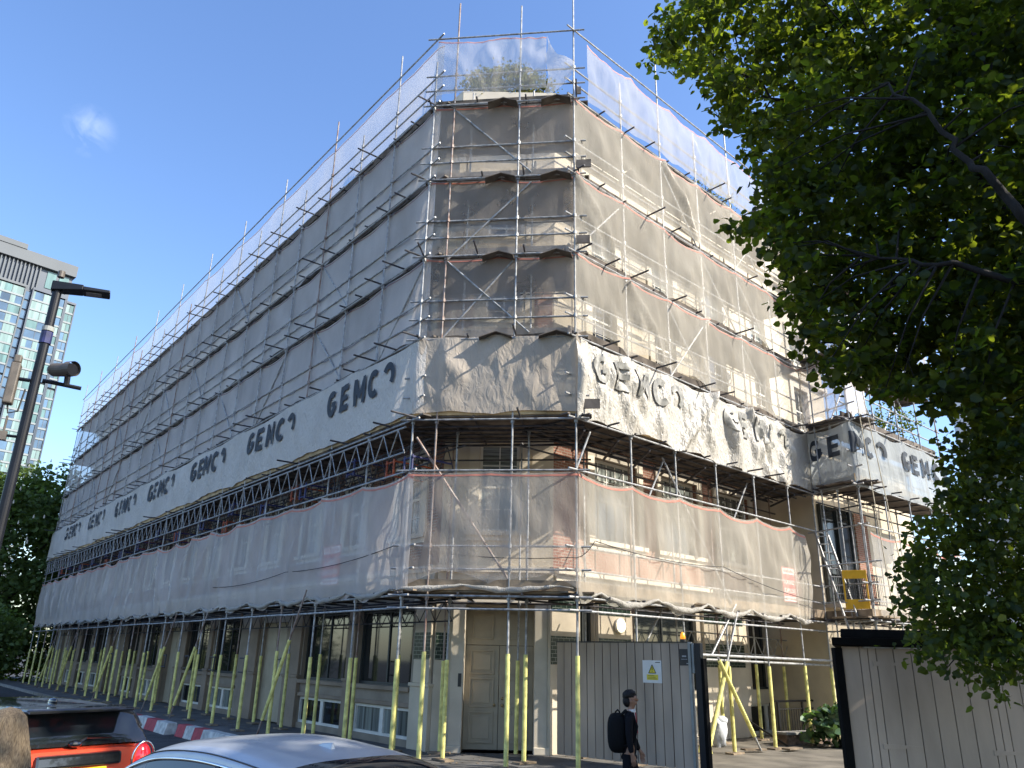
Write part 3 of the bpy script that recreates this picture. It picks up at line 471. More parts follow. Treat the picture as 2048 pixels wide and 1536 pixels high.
# chamfer front with the double door
dl,dr_=-1.01-W1.x,.69-W1.x
opsC=[(dl,dr_,0,3.33),(.95,2.0,5.2,7.55),(.95,2.0,11.15,12.6),(.95,2.0,13.85,14.6)]
facade(WFC,nC,0,3.7,opsC[:1],'stucco',depth=.5); facade(WFC,nC,3.7,18.7,opsC[1:],'stucco')
for o in opsC[1:]: window(WFC,*o,'sash',glass='glass_blind' if o[2]<6 else 'glass_dark')
bands(WFC,nC)
for z0,z1 in ((9.0,10.6),(10.9,12.7)):
    for a,b in ((.1,.6),(2.35,2.85)):
        m=MB(); m.box(a,b,.002,.03,z0,z1,WFC); m.build('brick_panel','brick_right',bld)
m=MB()
m.box(dl-.32,dl-.002,.002,.14,0,3.4,WFC); m.box(dr_+.002,dr_+.32,.002,.14,0,3.4,WFC); m.box(dl-.36,dr_+.36,.002,.2,3.402,3.6,WFC); m.box(dl-.38,dl+.0,.142,.2,0,.16,WFC); m.box(dr_,dr_+.38,.142,.2,0,.16,WFC)
m.build('door_surround','stucco_trim',bld,bevel=.015)
fd=MB(); hw=(dr_-dl)/2
fd.box(dl,dr_,-.5,-.44,2.42,3.33,WFC)
for i in range(2):
    x=dl+i*hw; [fd.box(*q,WFC) for q in ((x+.16,x+hw-.16,-.44,-.40,2.56,2.60),(x+.16,x+hw-.16,-.44,-.40,3.13,3.17),(x+.16,x+.2,-.44,-.401,2.602,3.128),(x+hw-.2,x+hw-.16,-.44,-.401,2.602,3.128))]
fd.build('door_transom','door_paint',bld,bevel=.006)
for i in range(2):
    x=dl+i*hw; d=MB(); d.box(x+.006,x+hw-.006,-.5,-.45,.03,2.41,WFC)
    for z0,z1 in ((.2,.85),(1.0,1.62),(1.76,2.28)):
        [d.box(*q,WFC) for q in ((x+.12,x+hw-.12,-.45,-.41,z0-.03,z0+.01),(x+.12,x+hw-.12,-.45,-.41,z1-.01,z1+.03),(x+.12,x+.16,-.45,-.411,z0+.012,z1-.012),(x+hw-.16,x+hw-.12,-.45,-.411,z0+.012,z1-.012),(x+.22,x+hw-.22,-.45,-.425,z0+.07,z1-.07))]
    do=d.build('door','door_paint',bld,bevel=.005)
    k=MB(); kx=x+(hw-.1 if i==0 else .1); k.ell(WFC.p(kx,-.39,1.03),(.035,.035,.035),10,6); k.tube([WFC.p(kx,-.45,1.03),WFC.p(kx,-.39,1.03)],.014)
    if i==1: k.tube([WFC.p(kx,-.45,1.18),WFC.p(kx,-.43,1.18)],.035,12)
    k.build('door_knob','brass',do,smooth=True)
m=MB(); m.box(dl-.13,dl-.05,.142,.16,1.45,1.75,WFC); m.build('entry_panel','black_paint',bld)
m=MB(); m.box(dl-.33,dl-.29,.1,.15,2.06,2.68,WFC)
m.build('downpipe','stucco_trim',bld)
for a,b,z0,z1 in ((.02,.3,2.05,2.68),(nC-.3,nC-.02,2.05,2.68),(nC-.3,nC-.02,3.3,3.62)): m=MB(); m.box(a,b,.002,.03,z0,z1,WFC); m.build('tile_band','tile_green_front',bld)
# right facade
gR=[('n',2.75,3.3),('w',4.93,7.95),('w',11.0,13.3)]
opsR=[(sR(2.75),sR(3.3),1.3,3.62),(sR(4.93),sR(7.95),1.37,3.62),(sR(10.9),sR(13.0),1.35,3.62),(sR(4.93),sR(7.95),.12,.9),(sR(10.7),sR(13.0),.05,.92)]
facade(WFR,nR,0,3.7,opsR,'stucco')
for i,o in enumerate(opsR): window(WFR,*o,'tall' if i<3 else 'double',glass='glass_dark')
opsR2=[]
x=1.6
while x<nR-1.6:
    for z0,z1 in FLOORS: opsR2.append((x,x+(1.9 if z0<6 else 1.15),z0,z1+(.3 if z0<6 else 0)))
    x+=3.1
facade(WFR,nR,3.7,8.0,[o for o in opsR2 if o[3]<8],'brick_right'); facade(WFR,nR,8.0,18.7,[o for o in opsR2 if o[3]>8],'stucco')
for i,o in enumerate(opsR2): window(WFR,*o,'sash',glass='glass_pale' if o[2]<6 else ('glass_dark','glass_blind')[i%2])
bands(WFR,nR)
for a,b in ((1.55,2.6),(3.35,4.7),(8.2,10.4),(13.1,13.5)):
    m=MB(); m.box(sR(a),sR(b),.002,.1,0,3.6,WFR); m.build('pilaster','stucco',bld,bevel=.012)
    for z0,z1 in ((2.0,2.66),(3.24,3.58)): m=MB(); m.box(sR(a)+.02,sR(b)-.02,.102,.112,z0,z1,WFR); m.build('tile_band','tile_green_right',bld)
for s in (4.17,9.4+6.1-2.3):
    c=Vector(WFR.p(sR(s),.12,3.0)); n=WFR.n; m=MB(); m.tube([c,c+n*.07],.2,20); l=m.build('wall_light','frame_white',bld,bevel=.01)
    m=MB(); m.tube([c+n*.071,c+n*.1,c+n*.12],[.17,.16,.1],20); m.build('lamp_lens','lamp_lit',l,smooth=False)
m=MB()
for s0 in (5.3,6.6): m.box(sR(s0),sR(s0+.7),-.6,-.55,3.15,3.19,WFR)
m.build('ceiling_strip_light','strip_lit',bld)
# body behind, roof, bay block
m=MB(); core=[WFL.p(0,-.55,0),WFL.p(nL-.45,-.55,0),WFC.p(.3,-.55,0),WFC.p(nC-.3,-.55,0),WFR.p(.4,-.55,0),WFR.p(nR,-.55,0),(4,42,0),(-22,60,0)]
m.poly([(p[0],p[1],18.1) for p in core])
for a,b in zip(core,core[1:]+core[:1]): m.quad((a[0],a[1],0),(b[0],b[1],0),(b[0],b[1],18.1),(a[0],a[1],18.1))
m.build('core','interior',bld)
m=MB(); rp=[WFL.p(0,0,0),WFL.p(nL,0,0),WFC.p(nC,0,0),WFR.p(nR,0,0),(4,42,0),(-22,60,0)]; m.poly([(p[0],p[1],18.4) for p in rp]); m.build('roof','roof_felt',bld)
m=MB()
for fr,L in ((WFL,nL),(WFC,nC),(WFR,nR)): m.box(0,L,-.25,.03,18.702,19.1,fr)
m.build('parapet','stucco_trim',bld)
m=MB(); e0=Vector(WFL.p(0,0,0)); q=Vector((-22,60,0)); m.quad((e0.x,e0.y,0),(q.x,q.y,0),(q.x,q.y,18.7),(e0.x,e0.y,18.7)); m.build('end_wall','stucco',bld); m=MB(); e1=Vector(WFR.p(nR,0,0)); m.quad((e1.x,e1.y,0),(4,42,0),(4,42,18.7),(e1.x,e1.y,18.7)); m.build('end_wall','stucco',bld)
# projecting wing behind the bay scaffold
wing=empty('projecting_wing',(13.5,28,0)); tag(wing,'low dark fronted wing with black balcony railings beside the right hand facade','building wing')
FW=Fr(D+Vector((.35,.35,0))+FDE.n*0,FEG.d)
def wbox(mb,*a): mb.box(*a,FW)
m=MB(); wbox(m,0,7.4,-6,-.25,0,9.3); m.build('wall','stucco',wing)
m=MB(); wbox(m,-.05,7.5,-6,.0,9.3,9.5); m.build('roof','roof_felt',wing)
m=MB(); wbox(m,.2,2.4,-.25,-.2,4.0,7.2); m.build('dark_glazing','glass_dark',wing)
for a in (.2,1.25,2.3):
    m=MB(); wbox(m,a,a+.08,-.2,-.12,4.0,7.2); m.build('window_frame','frame_dark',wing)
m=MB(); wbox(m,2.6,3.5,-.25,-.17,3.9,7.2); m.build('brick_pier','brick_right',wing)
m=MB(); wbox(m,.1,3.2,.22,.26,5.0,5.05); wbox(m,.1,3.2,.22,.26,4.05,4.09)
for i in range(26): wbox(m,.12+i*.12,.14+i*.12,.23,.25,4.09,5.0)
m.build('balcony_railing','black_paint',wing)
m=MB(); wbox(m,0,3.3,-.25,.3,3.85,4.02); m.build('balcony_slab','stucco_trim',wing)
# roof plants
def leaves(mb,cent,rad,n,size,flat=.6,droop=.3,seed=0,shape=6,clump=18,crad=.28):
    """leaf polygons gathered in twigs inside an ellipsoid; returns nothing, appends to numpy lists"""
    r=np.random.RandomState(seed); k=max(1,n//clump)
    d=r.normal(size=(k,3)); d/=np.linalg.norm(d,axis=1)[:,None]+1e-9; q=d*(r.uniform(.25,1,(k,1))**.5)
    cc=np.array(cent)+q*np.array(rad)
    c=np.repeat(cc,clump,0)+r.normal(size=(k*clump,3))*np.array([crad,crad,crad*.55])
    n=len(c); ax=r.normal(size=(n,3)); ax[:,2]=ax[:,2]*.5-droop; ax/=np.linalg.norm(ax,axis=1)[:,None]
    up=r.normal(size=(n,3))*.7; up[:,2]+=flat*1.6; sd=np.cross(ax,up); sd/=np.linalg.norm(sd,axis=1)[:,None]+1e-9; nr=np.cross(sd,ax)
    s=size*r.uniform(.6,1.25,(n,1)); w=.42*s
    V=np.stack([c,c+ax*s*.3+sd*w*.9+nr*s*.1,c+ax*s*.75+sd*w*.75+nr*s*.08,c+ax*s*1.05-nr*s*.06,c+ax*s*.75-sd*w*.75+nr*s*.08,c+ax*s*.3-sd*w*.9+nr*s*.1],1)
    mb.append(V)
def leafmesh(name,mname,lst,parent=None):
    V=np.concatenate(lst,0); n=len(V)
    if parent is not None: V=V-np.array(rootmat(parent).translation)
    me=bpy.data.meshes.new(name); me.vertices.add(n*6); me.vertices.foreach_set('co',V.reshape(-1).astype(np.float32))
    me.loops.add(n*8); me.polygons.add(n*2)
    b=(np.arange(n)*6)[:,None]; idx=np.concatenate([b+np.array([[0,1,2,3]]),b+np.array([[0,3,4,5]])],1).reshape(-1)
    me.loops.foreach_set('vertex_index',idx.astype(np.int32)); me.polygons.foreach_set('loop_start',(np.arange(n*2)*4).astype(np.int32))
    try: me.polygons.foreach_set('loop_total',np.full(n*2,4,dtype=np.int32))
    except Exception: pass
    me.update(calc_edges=True); me.validate(); me.materials.append(MATS[mname]); o=bpy.data.objects.new(name,me); COL.objects.link(o)
    if parent is not None: o.parent=parent
    return o
def shrub(name,label,cat,c,rad,n,size,mname,seed,stems=5,group=None):
    r=empty(name,(c[0],c[1],c[2]-rad[2])); tag(r,label,cat,group); l=[]; leaves(l,c,rad,n,size,seed=seed,crad=min(rad)*.3); leafmesh('foliage',mname,l,r)
    m=MB(); rr=random.Random(seed)
    for i in range(stems):
        a=rr.uniform(0,6.28); m.tube([(c[0],c[1],c[2]-rad[2]),(c[0]+math.cos(a)*rad[0]*.3,c[1]+math.sin(a)*rad[1]*.3,c[2]),(c[0]+math.cos(a)*rad[0]*.6,c[1]+math.sin(a)*rad[1]*.6,c[2]+rad[2]*.7)],[.02,.014,.006],5)
    m.build('stem','bark',r); return r
p=W1.lerp(W2,.4)
shrub('roof_hedge','olive clipped hedge on the roof edge behind the netting at the corner','hedge',(p.x+.2,p.y+.45,19.7),(1.5,.4,.85),4600,.09,'leaf_roof',3)
p=Vector(WFR.p(9.5,-.7,0)); shrub('roof_shrub','straggly shrub on the roof seen through the right hand netting','shrub',(p.x,p.y,19.7),(1.3,.9,.9),1200,.09,'leaf_roof',5)
p=Vector(FEG.p(4.5,-.8,0)); shrub('terrace_shrub','dark terrace shrub above the folded banner on the far right bay','shrub',(p.x,p.y,10.4),(1.3,.5,.8),900,.1,'leaf_dark',6)
# ---------------------------------------------------------------- scaffolding
def coupler(mb,p,r=.05,h=.09): mb.tube([(p[0],p[1],p[2]-h/2),(p[0],p[1],p[2]+h/2)],r,6)
def truss(mb,a,b,h,r=.024,n=None):
    a=Vector(a);b=Vector(b);up=Vector((0,0,h)); mb.tube([a,b],r,6); mb.tube([a+up,b+up],r,6); L=(b-a).length; n=n or max(2,int(L/.66)); pr=a
    for i in range(n):
        q=a+(b-a)*((i+.5)/n)+up; s=a+(b-a)*((i+1)/n); mb.tube([pr,q],r*.62,5); mb.tube([q,s],r*.62,5); pr=s
def scaffold(fr,L,label,xs,inner,lifts,top,tall,decks,bases=True,seed=1,tr_limit=90,pad=.0,sleeve=None):
    rr=random.Random(seed); root=empty('scaffold',fr.p(L/2,0,0)); tag(root,label,'scaffolding')
    for i,x in enumerate(xs):
        for row,o in enumerate((0,-inner)):
            zt=(tall[i%len(tall)]+rr.uniform(-.15,.2)) if row==0 else lifts[-1]+1.15
            m=MB(); lean=rr.uniform(-.02,.02)
            m.tube([fr.p(x+lean,o,.03),fr.p(x,o,3.4),fr.p(x,o,zt)],.0245,8)
            for z in lifts: 
                coupler(m,fr.p(x,o,z-.12)); 
                if row==0: coupler(m,fr.p(x,o,z+.5)); coupler(m,fr.p(x,o,z+1.0))
            st=m.build('standard','steel' if rr.random()<.75 else 'steel_worn',root)
            if bases:
                zs=2.1+rr.uniform(-.08,.12); k=MB(); k.tube([fr.p(x+lean,o,.06),fr.p(x+lean*.4,o,zs)],[.05,.047],9); k.build('foam_sleeve','yellow_foam',st)
                k=MB(); k.box(x-.25,x+.25,o-.12,o+.12,.006,.045,fr); k.build('sole_board','board_wood',st)
    def rail(z,o,name='ledger',mt='steel',e0=-.25,e1=.25):
        m=MB(); n=max(1,int(L/6)); 
        for i in range(n): a,b=e0+(L+e1-e0)*i/n,e0+(L+e1-e0)*(i+1)/n; dz=.012*(i%2); m.tube([fr.p(a-.06,o,z+dz),fr.p(b+.06,o,z+dz)],.0242,7)
        m.build(name,mt,root)
    for li,z in enumerate(lifts):
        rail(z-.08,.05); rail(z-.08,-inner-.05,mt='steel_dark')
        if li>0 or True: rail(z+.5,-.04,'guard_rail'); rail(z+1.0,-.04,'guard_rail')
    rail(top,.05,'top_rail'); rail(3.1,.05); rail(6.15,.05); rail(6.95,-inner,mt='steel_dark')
    tot=0; rest=MB()
    for li,z in enumerate(lifts):
        n=int(L/1.03)
        for i in range(n+1):
            x=L*i/max(1,n)+rr.uniform(-.12,.12); e=rr.choice((.12,.15,.25,.4,.55,.7)) if li else .15
            t=MB() if tot<tr_limit and i%3==0 else rest; up=rr.uniform(-.01,.02)
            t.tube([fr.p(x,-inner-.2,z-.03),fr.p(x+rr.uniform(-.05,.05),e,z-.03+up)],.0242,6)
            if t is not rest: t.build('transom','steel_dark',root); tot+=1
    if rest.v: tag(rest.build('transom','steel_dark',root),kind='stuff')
    for li,(z,d) in enumerate(zip(lifts,decks)):
        m=MB(); nb=int(d/.235); x=-.2; 
        while x<L+.2:
            l=min(3.9,L+.35-x)
            for b in range(nb): 
                j=rr.uniform(-.1,.1); o=(-.03 if li<2 else -.21)-b*.235; m.box(x+j*.5,x+l-.02+j*.5,o-.225,o,z+rr.uniform(0,.01),z+.038+rr.uniform(0,.012),fr)
            x+=l
            if l<1: break
        m.build('deck_boards','board_dark' if li else 'board_wood',root)
        m=MB(); x=-.04; 
        while x<L-.02:
            l=min(3.9,L+.03-x); to=0 if li<2 else -.19; m.box(x,x+l-.01,to-.028+rr.uniform(0,.008),to+.012,z+.045,z+.27+rr.uniform(-.02,.02),fr); x+=l
        m.build('toe_board','fresh_board' if li==1 else ('board_wood' if li==0 else 'board_dark'),root)
        if li>=2:   # folded boards and sheet ends lying at the net joints
            for i in range(int(L/2.07)):
                if rr.random()<.6: m=MB(); a=i*2.07+rr.uniform(.1,.5); m.box(a,a+rr.uniform(.8,1.5),.015,.06,z-.14,z-.02,fr); m.build('board_end','board_dark',root)
    for i in range(0,len(xs)-1):
        if i%2==0 or L<5:
            for a,b in ((1,2),(2,3),(3,4),(4,5)):
                if rr.random()<.55 and b<len(lifts):
                    m=MB(); f=rr.random()<.5; m.tube([fr.p(xs[i] if f else xs[i+1],-.06,lifts[a]),fr.p(xs[i+1] if f else xs[i],-.06,lifts[b]-.1)],.0242,7); m.build('brace','steel',root)
    return root,rr
nb=21; xsL=[LAB*i/nb for i in range(nb+1)][1:-1]; xsL=[0.05]+xsL+[LAB-.03]
scL,rr=scaffold(FL,LAB,'long tube and fitting scaffold along the shaded left facade with lattice beams',xsL,1.3,LIFT,TOP,[19.6,18.0],[1.25]*6,seed=2)
# lattice beams and coloured brackets in the open gap of the left run
for i in range(7):
    a=LAB-i*6.3-.2; b=max(0,a-6.2)
    m=MB(); truss(m,FL.p(b,.09,6.62),FL.p(a,.09,6.62),.62); m.build('lattice_beam','steel',scL)
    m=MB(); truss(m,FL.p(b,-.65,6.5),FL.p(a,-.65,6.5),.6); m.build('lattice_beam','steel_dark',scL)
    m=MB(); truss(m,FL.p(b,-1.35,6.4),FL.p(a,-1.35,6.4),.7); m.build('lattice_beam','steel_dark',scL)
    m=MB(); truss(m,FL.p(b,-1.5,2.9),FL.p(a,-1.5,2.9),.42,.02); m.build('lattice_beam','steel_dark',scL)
for i in range(30):
    x=LAB-.3-i*1.42; mt=['blue_steel','orange_steel','blue_steel','steel_dark'][i%4]; m=MB(); z=6.1+.2*(i%3); o=.0-.35*(i%2)
    for dx in (0,.34): m.tube([FL.p(x+dx,o,z),FL.p(x+dx,o,z+.45)],.03,6)
    for dz in (.06,.38): m.tube([FL.p(x-.06,o,z+dz),FL.p(x+.4,o,z+dz)],.022,6)
    m.tube([FL.p(x,o,z+.1),FL.p(x,o-1.1,z+.1)],.024,6); m.tube([FL.p(x+.34,o,z+.4),FL.p(x+.34,o-1.1,z+.4)],.024,6)
    m.build('beam_bracket',mt,scL)
for i,x in enumerate((LAB-4.9,LAB-12.2,LAB-15.5,LAB-23,LAB-31,LAB-36)):   # raking props
    m=MB(); a=FL.p(x-1.3,.35,.02); b=FL.p(x+.3,.12,3.4+.3*(i==0)); m.tube([a,b],.0245,7); st=m.build('raking_prop','steel_worn',scL)
    a,b=Vector(a),Vector(b); k=MB(); k.tube([a.lerp(b,.12),a.lerp(b,.66)],.048,9); k.build('foam_sleeve','yellow_foam',st)
for i in range(14):
    x=LAB-7-i*2.6; m=MB(); m.tube([FL.p(x-.1,-.3,1.55),FL.p(x+.35,-.3,1.55)],.022,6); m.tube([FL.p(x-.1,-.3,1.95),FL.p(x+.35,-.3,1.95)],.022,6); m.tube([FL.p(x+.3,-.3,1.5),FL.p(x+.3,-.3,2.0)],.022,6); m.build('tie_bracket','steel_dark',scL)
scC,rr=scaffold(FC,LBC,'short tube scaffold across the building corner above the double door',[.55,2.35],2.2,LIFT,TOP,[20.0,19.8],[2.3]*6,seed=5)
m=MB(); m.tube([FC.p(.1,.03,6.95),FC.p(2.4,-.4,3.6)],.03,7); m.build('brace','steel_worn',scC)
for z0,z1,f in ((16.4,14.2,0),(11.6,13.9,0),(11.7,9.6,0)):
    m=MB(); m.tube([FC.p(.5,-.05,z0),FC.p(2.7,-.05,z1)],.0245,7); m.build('brace','steel',scC)
for z in (16.3,13.9,11.6,9.4):      # folded plates at the joints of the corner nets
    for x in (1.5,2.95): m=MB(); m.bar(FC.p(x,.12,z-.02),FC.p(x+.42,.08,z+.14),.3,.02); m.bar(FC.p(x+.42,.08,z+.14),FC.p(x+.8,.1,z+.0),.3,.02); m.build('folded_board','board_dark',scC)
for z,l in ((16.55,.0),(14.2,.2),(11.95,.15),(7.6,.3)):
    m=MB(); m.box(LBC+.04,LBC+.2+l*1.2,.03,.07,z,z+.23,FC); m.build('corner_toe_board','board_dark',scC)
m=MB()
for i in range(6): m.tube([FC.p(-.2,-.3-i*.35,7.3),FC.p(LBC+.2,-.3-i*.35,7.3)],.024,6)
m.build('under_deck_ledgers','steel_dark',scC)
xsR=[0,2.0,3.85,5.75,7.75,9.75,11.4]
scR,rr=scaffold(FRr,LCD,'sunlit tube scaffold of the right facade with crossed yellow sleeved braces',xsR,1.55,LIFT,TOP,[20.3,18.3],[1.6]*6,seed=9)
m=MB(); m.tube([FRr.p(4.2,.1,2.3),FRr.p(12,.1,2.25)],.034,8); m.build('low_ledger','steel',scR)
m=MB(); m.tube([FRr.p(4.2,-.1,2.2),FRr.p(12,-.15,2.12)],.03,8); m.build('low_ledger','steel',scR)
for a,b,c,d in (((4.35,.15,.1),(6.1,.15,3.4),.02,.62),((6.65,.2,.05),(4.95,.2,2.25),.16,.97)):
    P,Q=Vector(FRr.p(*a)),Vector(FRr.p(*b)); m=MB(); m.tube([P,Q],.0255,7); st=m.build('cross_brace','steel',scR); k=MB(); k.tube([P.lerp(Q,c),P.lerp(Q,d)],.052,9); k.build('foam_sleeve','yellow_foam',st)
m=MB(); truss(m,FRr.p(6.3,-1.7,2.45),FRr.p(12.5,-1.7,2.35),.5,.022); m.build('lattice_beam','steel',scR)
for a,b in (((4.9,.06,2.3),(6.2,.06,3.6)),((3.0,-.8,2.1),(4.2,-.8,3.5)),((.6,-.1,7.2),(.1,-.1,6.2)),((3.7,-.3,7.2),(6.0,.05,3.6)),((3.9,-.4,7.2),(3.2,-.4,6.1)),((7.9,-.3,7.2),(7.0,-.3,6.0))):
    m=MB(); m.tube([FRr.p(*a),FRr.p(*b)],.024,7); m.build('brace','steel',scR)
for a,z0,b,z1 in ((5.75,14.0,9.6,9.6),(3.85,9.4,5.75,11.6),(7.75,14.2,9.75,16.4)):
    m=MB(); m.tube([FRr.p(a,-.05,z0),FRr.p(b,-.05,z1)],.0245,7); m.build('brace','steel',scR)
m=MB()
for i in range(5): m.tube([FRr.p(-.2,-.25-i*.33,7.32),FRr.p(LCD,-.25-i*.33,7.32)],.024,6)
m.build('under_deck_ledgers','steel_dark',scR)
m=MB()
for i in range(9): m.bar(FRr.p(.4+i*1.25,-.1,7.2),FRr.p(1.6+i*1.25,-1.6,7.2),.05,.05)
m.build('under_deck_struts','steel_dark',scR)
LB=[3.45,7.45,9.5,11.8]
scD,rr=scaffold(FDE,LDE,'narrow return scaffold where the right facade steps out',[1.0],.9,LIFT,TOP,[18.9],[.9]*6,seed=12)
scE,rr=scaffold(FEG,LEG,'far right bay scaffold seen against the sky beyond the folded banner',[0.1,1.8,3.6,5.3,6.95],1.2,LB,14.0,[14.9,14.2],[1.25]*4,seed=14)
for a,b,z0,z1 in ((.1,1.8,9.6,11.7),(3.6,1.8,9.6,11.7),(3.6,5.3,9.6,11.7),(6.9,5.3,9.6,11.7),(1.8,3.6,12,13.8),(5.3,3.6,12,13.8)):
    m=MB(); m.tube([FEG.p(a,-.6,z0),FEG.p(b,-.6,z1)],.0245,7); m.build('brace','steel',scE)
# ---------------------------------------------------------------- nets and banners
lab=['first tier','second tier','third tier','fourth tier','fifth tier']
UP=[(9.46,11.76),(11.76,14.06),(14.06,16.46)]
nm=['just above the printed banner','middle of three tiers','just under the top tier']
for i,(a,b) in enumerate(UP):
    net(PL,0,LAB+.14,a,b,'net_grey','shaded grey debris net of the long left facade, '+nm[i],20+i,ds=.2,nz=12,sag=.13,arch=.13,bil=.08,fold=.08,fine=.04,crease=.07,inside=1)
    net(PC,-.02,LBC+.06,a,b,'net_chamfer','debris net of the corner front, '+nm[i],30+i,ds=.1,nz=18,tie=TC,sag=.08,arch=.12,bil=.05,fold=.05,fine=.02,inside=1)
    net(PR,-.02,LCD+.05,a,b,'net_sun','sunlit beige debris net of the right facade, '+nm[i],40+i,ds=.1,nz=18,tie=TR,sag=.14,arch=.2,bil=.12,fold=.05,fine=.025,crease=.1)
net(PL,0,LAB+.14,16.6,18.7,'net_top','pale top net of the left facade standing against the sky','60',ds=.2,nz=10,sag=.12,arch=.05,bil=.05) if False else net(PL,0,LAB+.14,16.6,18.7,'net_top','pale top net of the left facade standing against the sky',60,ds=.2,nz=10,tie=4.1,sag=.14,arch=.05,bil=.05,inside=1)
net(PC,.02,LBC-.75,16.75,18.68,'net_top','pale top net at the corner with its loose torn edge',61,ds=.1,nz=14,tie=1.9,sag=.12,arch=.05,bil=.12,fine=.05)
net(PR,.5,LCD-.02,16.6,18.6,'net_top','pale top net of the right facade against the sky',62,ds=.1,nz=14,tie=1.95,sag=.14,arch=.05,bil=.1,fine=.04)
net(PL,0,LAB+.14,3.5,6.1,'net_low','lowest grey net of the left facade above the yellow props',63,ds=.16,nz=16,sag=.14,arch=.0,tail=.3,bil=.1,fold=.06,fine=.03,crease=.07)
net(PC,-.02,LBC+.06,3.62,6.12,'net_chamfer','lowest net across the corner front above the double door',64,ds=.07,nz=24,tie=TC,sag=.03,arch=.25,bil=.05,fold=.04,fine=.02,tail=.15)
net(PR,.02,LCD-1.0,3.5,6.12,'net_sun','lowest sunlit net of the right facade with bunched lower edge',65,ds=.07,nz=24,tie=TR,sag=.16,arch=.0,tail=.38,bil=.12,fold=.05,fine=.03)
net(PB,2.1,LDE+LEG,3.5,6.0,'net_top','whitish lowest net of the far right bay behind the ropes',66,ds=.12,nz=16,sag=.2,tail=.3,bil=.1)
net(PB,.02,LDE+1.1,9.55,11.7,'net_grey','grey net round the step beside the far right bay',67,ds=.1,nz=16,tie=1.0,sag=.15,arch=.2,bil=.05)
net(PB,LDE+1.6,LDE+LEG,11.9,13.95,'net_top','highest pale net of the far right bay against the sky',68,ds=.15,nz=10,sag=.25,bil=.12)
net(PB,.02,LDE+LEG*.2,11.9,16.3,'net_grey','tall grey net in the re-entrant angle behind the leaves',69,ds=.12,nz=16,sag=.2,arch=.2,bil=.05)
# bunched roll along the lower edge of the low nets
def roll(path,t0,t1,z,seed,label,mname,r=.042,amp=.14):
    m=MB(); pts=[];rad=[]; n=int((t1-t0)/.09); rr=random.Random(seed)
    for i in range(n+1):
        t=t0+(t1-t0)*i/n; P,nn=path.at(t); g=abs(math.sin(t*1.5+seed)); zz=z-amp*g-.05*noise.noise(Vector((t*3,seed,0))); q=P+nn*(.1+.06*noise.noise(Vector((t*4,1,seed)))); pts.append((q.x,q.y,zz)); rad.append(r*(.5+1.1*g+.5*noise.noise(Vector((t*6,2,seed))))*min(1,.15+min(i,n-i)/6))
    m.tube(pts,rad,8); o=one('bunched_net_hem',mname,label,'netting',m,smooth=True); return o
fabric('hem_cloth',(.60,.57,.52),.12,.3,bump=1,bscale=22)
roll(PL,.1,LAB-.1,3.52,63,'rolled lower hem hanging below the grey net of the left facade','hem_cloth')
roll(PC,-.1,LBC-.1,3.60,64,'twisted lower hem of the corner net over the double door','hem_cloth',amp=.1)
roll(PR,.1,LCD-1.1,3.5,65,'sunlit rolled lower hem of the right facade net','hem_cloth',.045,.2)
# printed banners
txt=[(LAB-4.55-5.85*k,'GEMCO') for k in range(7)]
banner(PL,-.6,LAB+.22,7.52,9.45,'sheet_left','white banner sheet of the left facade with a row of black words',80,txt,ds=.1,nz=22,tie=4.15,sag=.1,arch=.08,bil=.03,fold=.035,fine=.012)
banner(PC,-.02,LBC+.12,7.5,9.5,'sheet_mid','plain unprinted sheet across the corner front',81,[],ds=.06,nz=34,tie=TC,sag=.05,arch=.06,bil=.03,fold=.06,fine=.025)
banner(PR,-.02,LCD+.05,7.35,9.42,'sheet_sun','crumpled sunlit banner sheet of the right facade with creased words paled by painted glare',82,[(.55,'GEMCO'),(6.25,'GEMCO')],ds=.045,nz=44,tie=TR,sag=.14,arch=.1,bil=.06,fold=.13,fine=.075,crease=.14,zc=8.8)
banner(PB,.02,LDE+LEG,7.3,9.4,'sheet_bay','pale banner sheet folded round the far right bay with two black words',83,[(.15,'GEMCO'),(LDE+3.3,'GEMCO')],ds=.08,nz=28,tie=1.75,sag=.1,arch=.08,bil=.03,fold=.08,fine=.035,zc=8.72,cap=.68)
# loose corner flap, ropes, ladder
m=MB(); P,_=PC.at(LBC-.75); 
rows=[]
for i in range(9):
    f=i/8; rows.append([(P.x+(1.45-P.x)*f+.05*math.sin(j*1.3+i),P.y-.09-.45*f+.08*math.sin(j+i*.8),18.62-(1.35*f**.6)*(1-.0*j)-(j/8)*(1.9*(1-f)+.35*f)) for j in range(9)])
m.grid(rows); one('loose_net_flap','net_top','loose flap of white net gathered to the corner pole near the top','netting',m,smooth=True)
def rope(name,label,cat,pts,r,mname,sag=0,n=12):
    P=[]
    for a,b in zip(pts,pts[1:]):
        a,b=Vector(a),Vector(b)
        for i in range(n): f=i/n; q=a.lerp(b,f); q.z-=sag*4*f*(1-f); P.append(q)
    P.append(Vector(pts[-1])); m=MB(); m.tube(P,r,6); return one(name,mname,label,cat,m,smooth=True)
Ep=Vector(FEG.p(.15,.25,0))
rope('hoist_rope','left of the two thin hoist ropes hanging down the far right bay','rope',[(Ep.x-.05,Ep.y-.1,11.6),(Ep.x+.1,Ep.y-.1,7.4),(Ep.x+.2,Ep.y-.2,3.2)],.014,'rope_tan')
rope('hoist_rope','right of the two thin hoist ropes hanging down the far right bay','rope',[(Ep.x+.12,Ep.y-.1,11.5),(Ep.x+.45,Ep.y-.1,7.4),(Ep.x+.75,Ep.y-.2,3.0)],.014,'rope_tan')
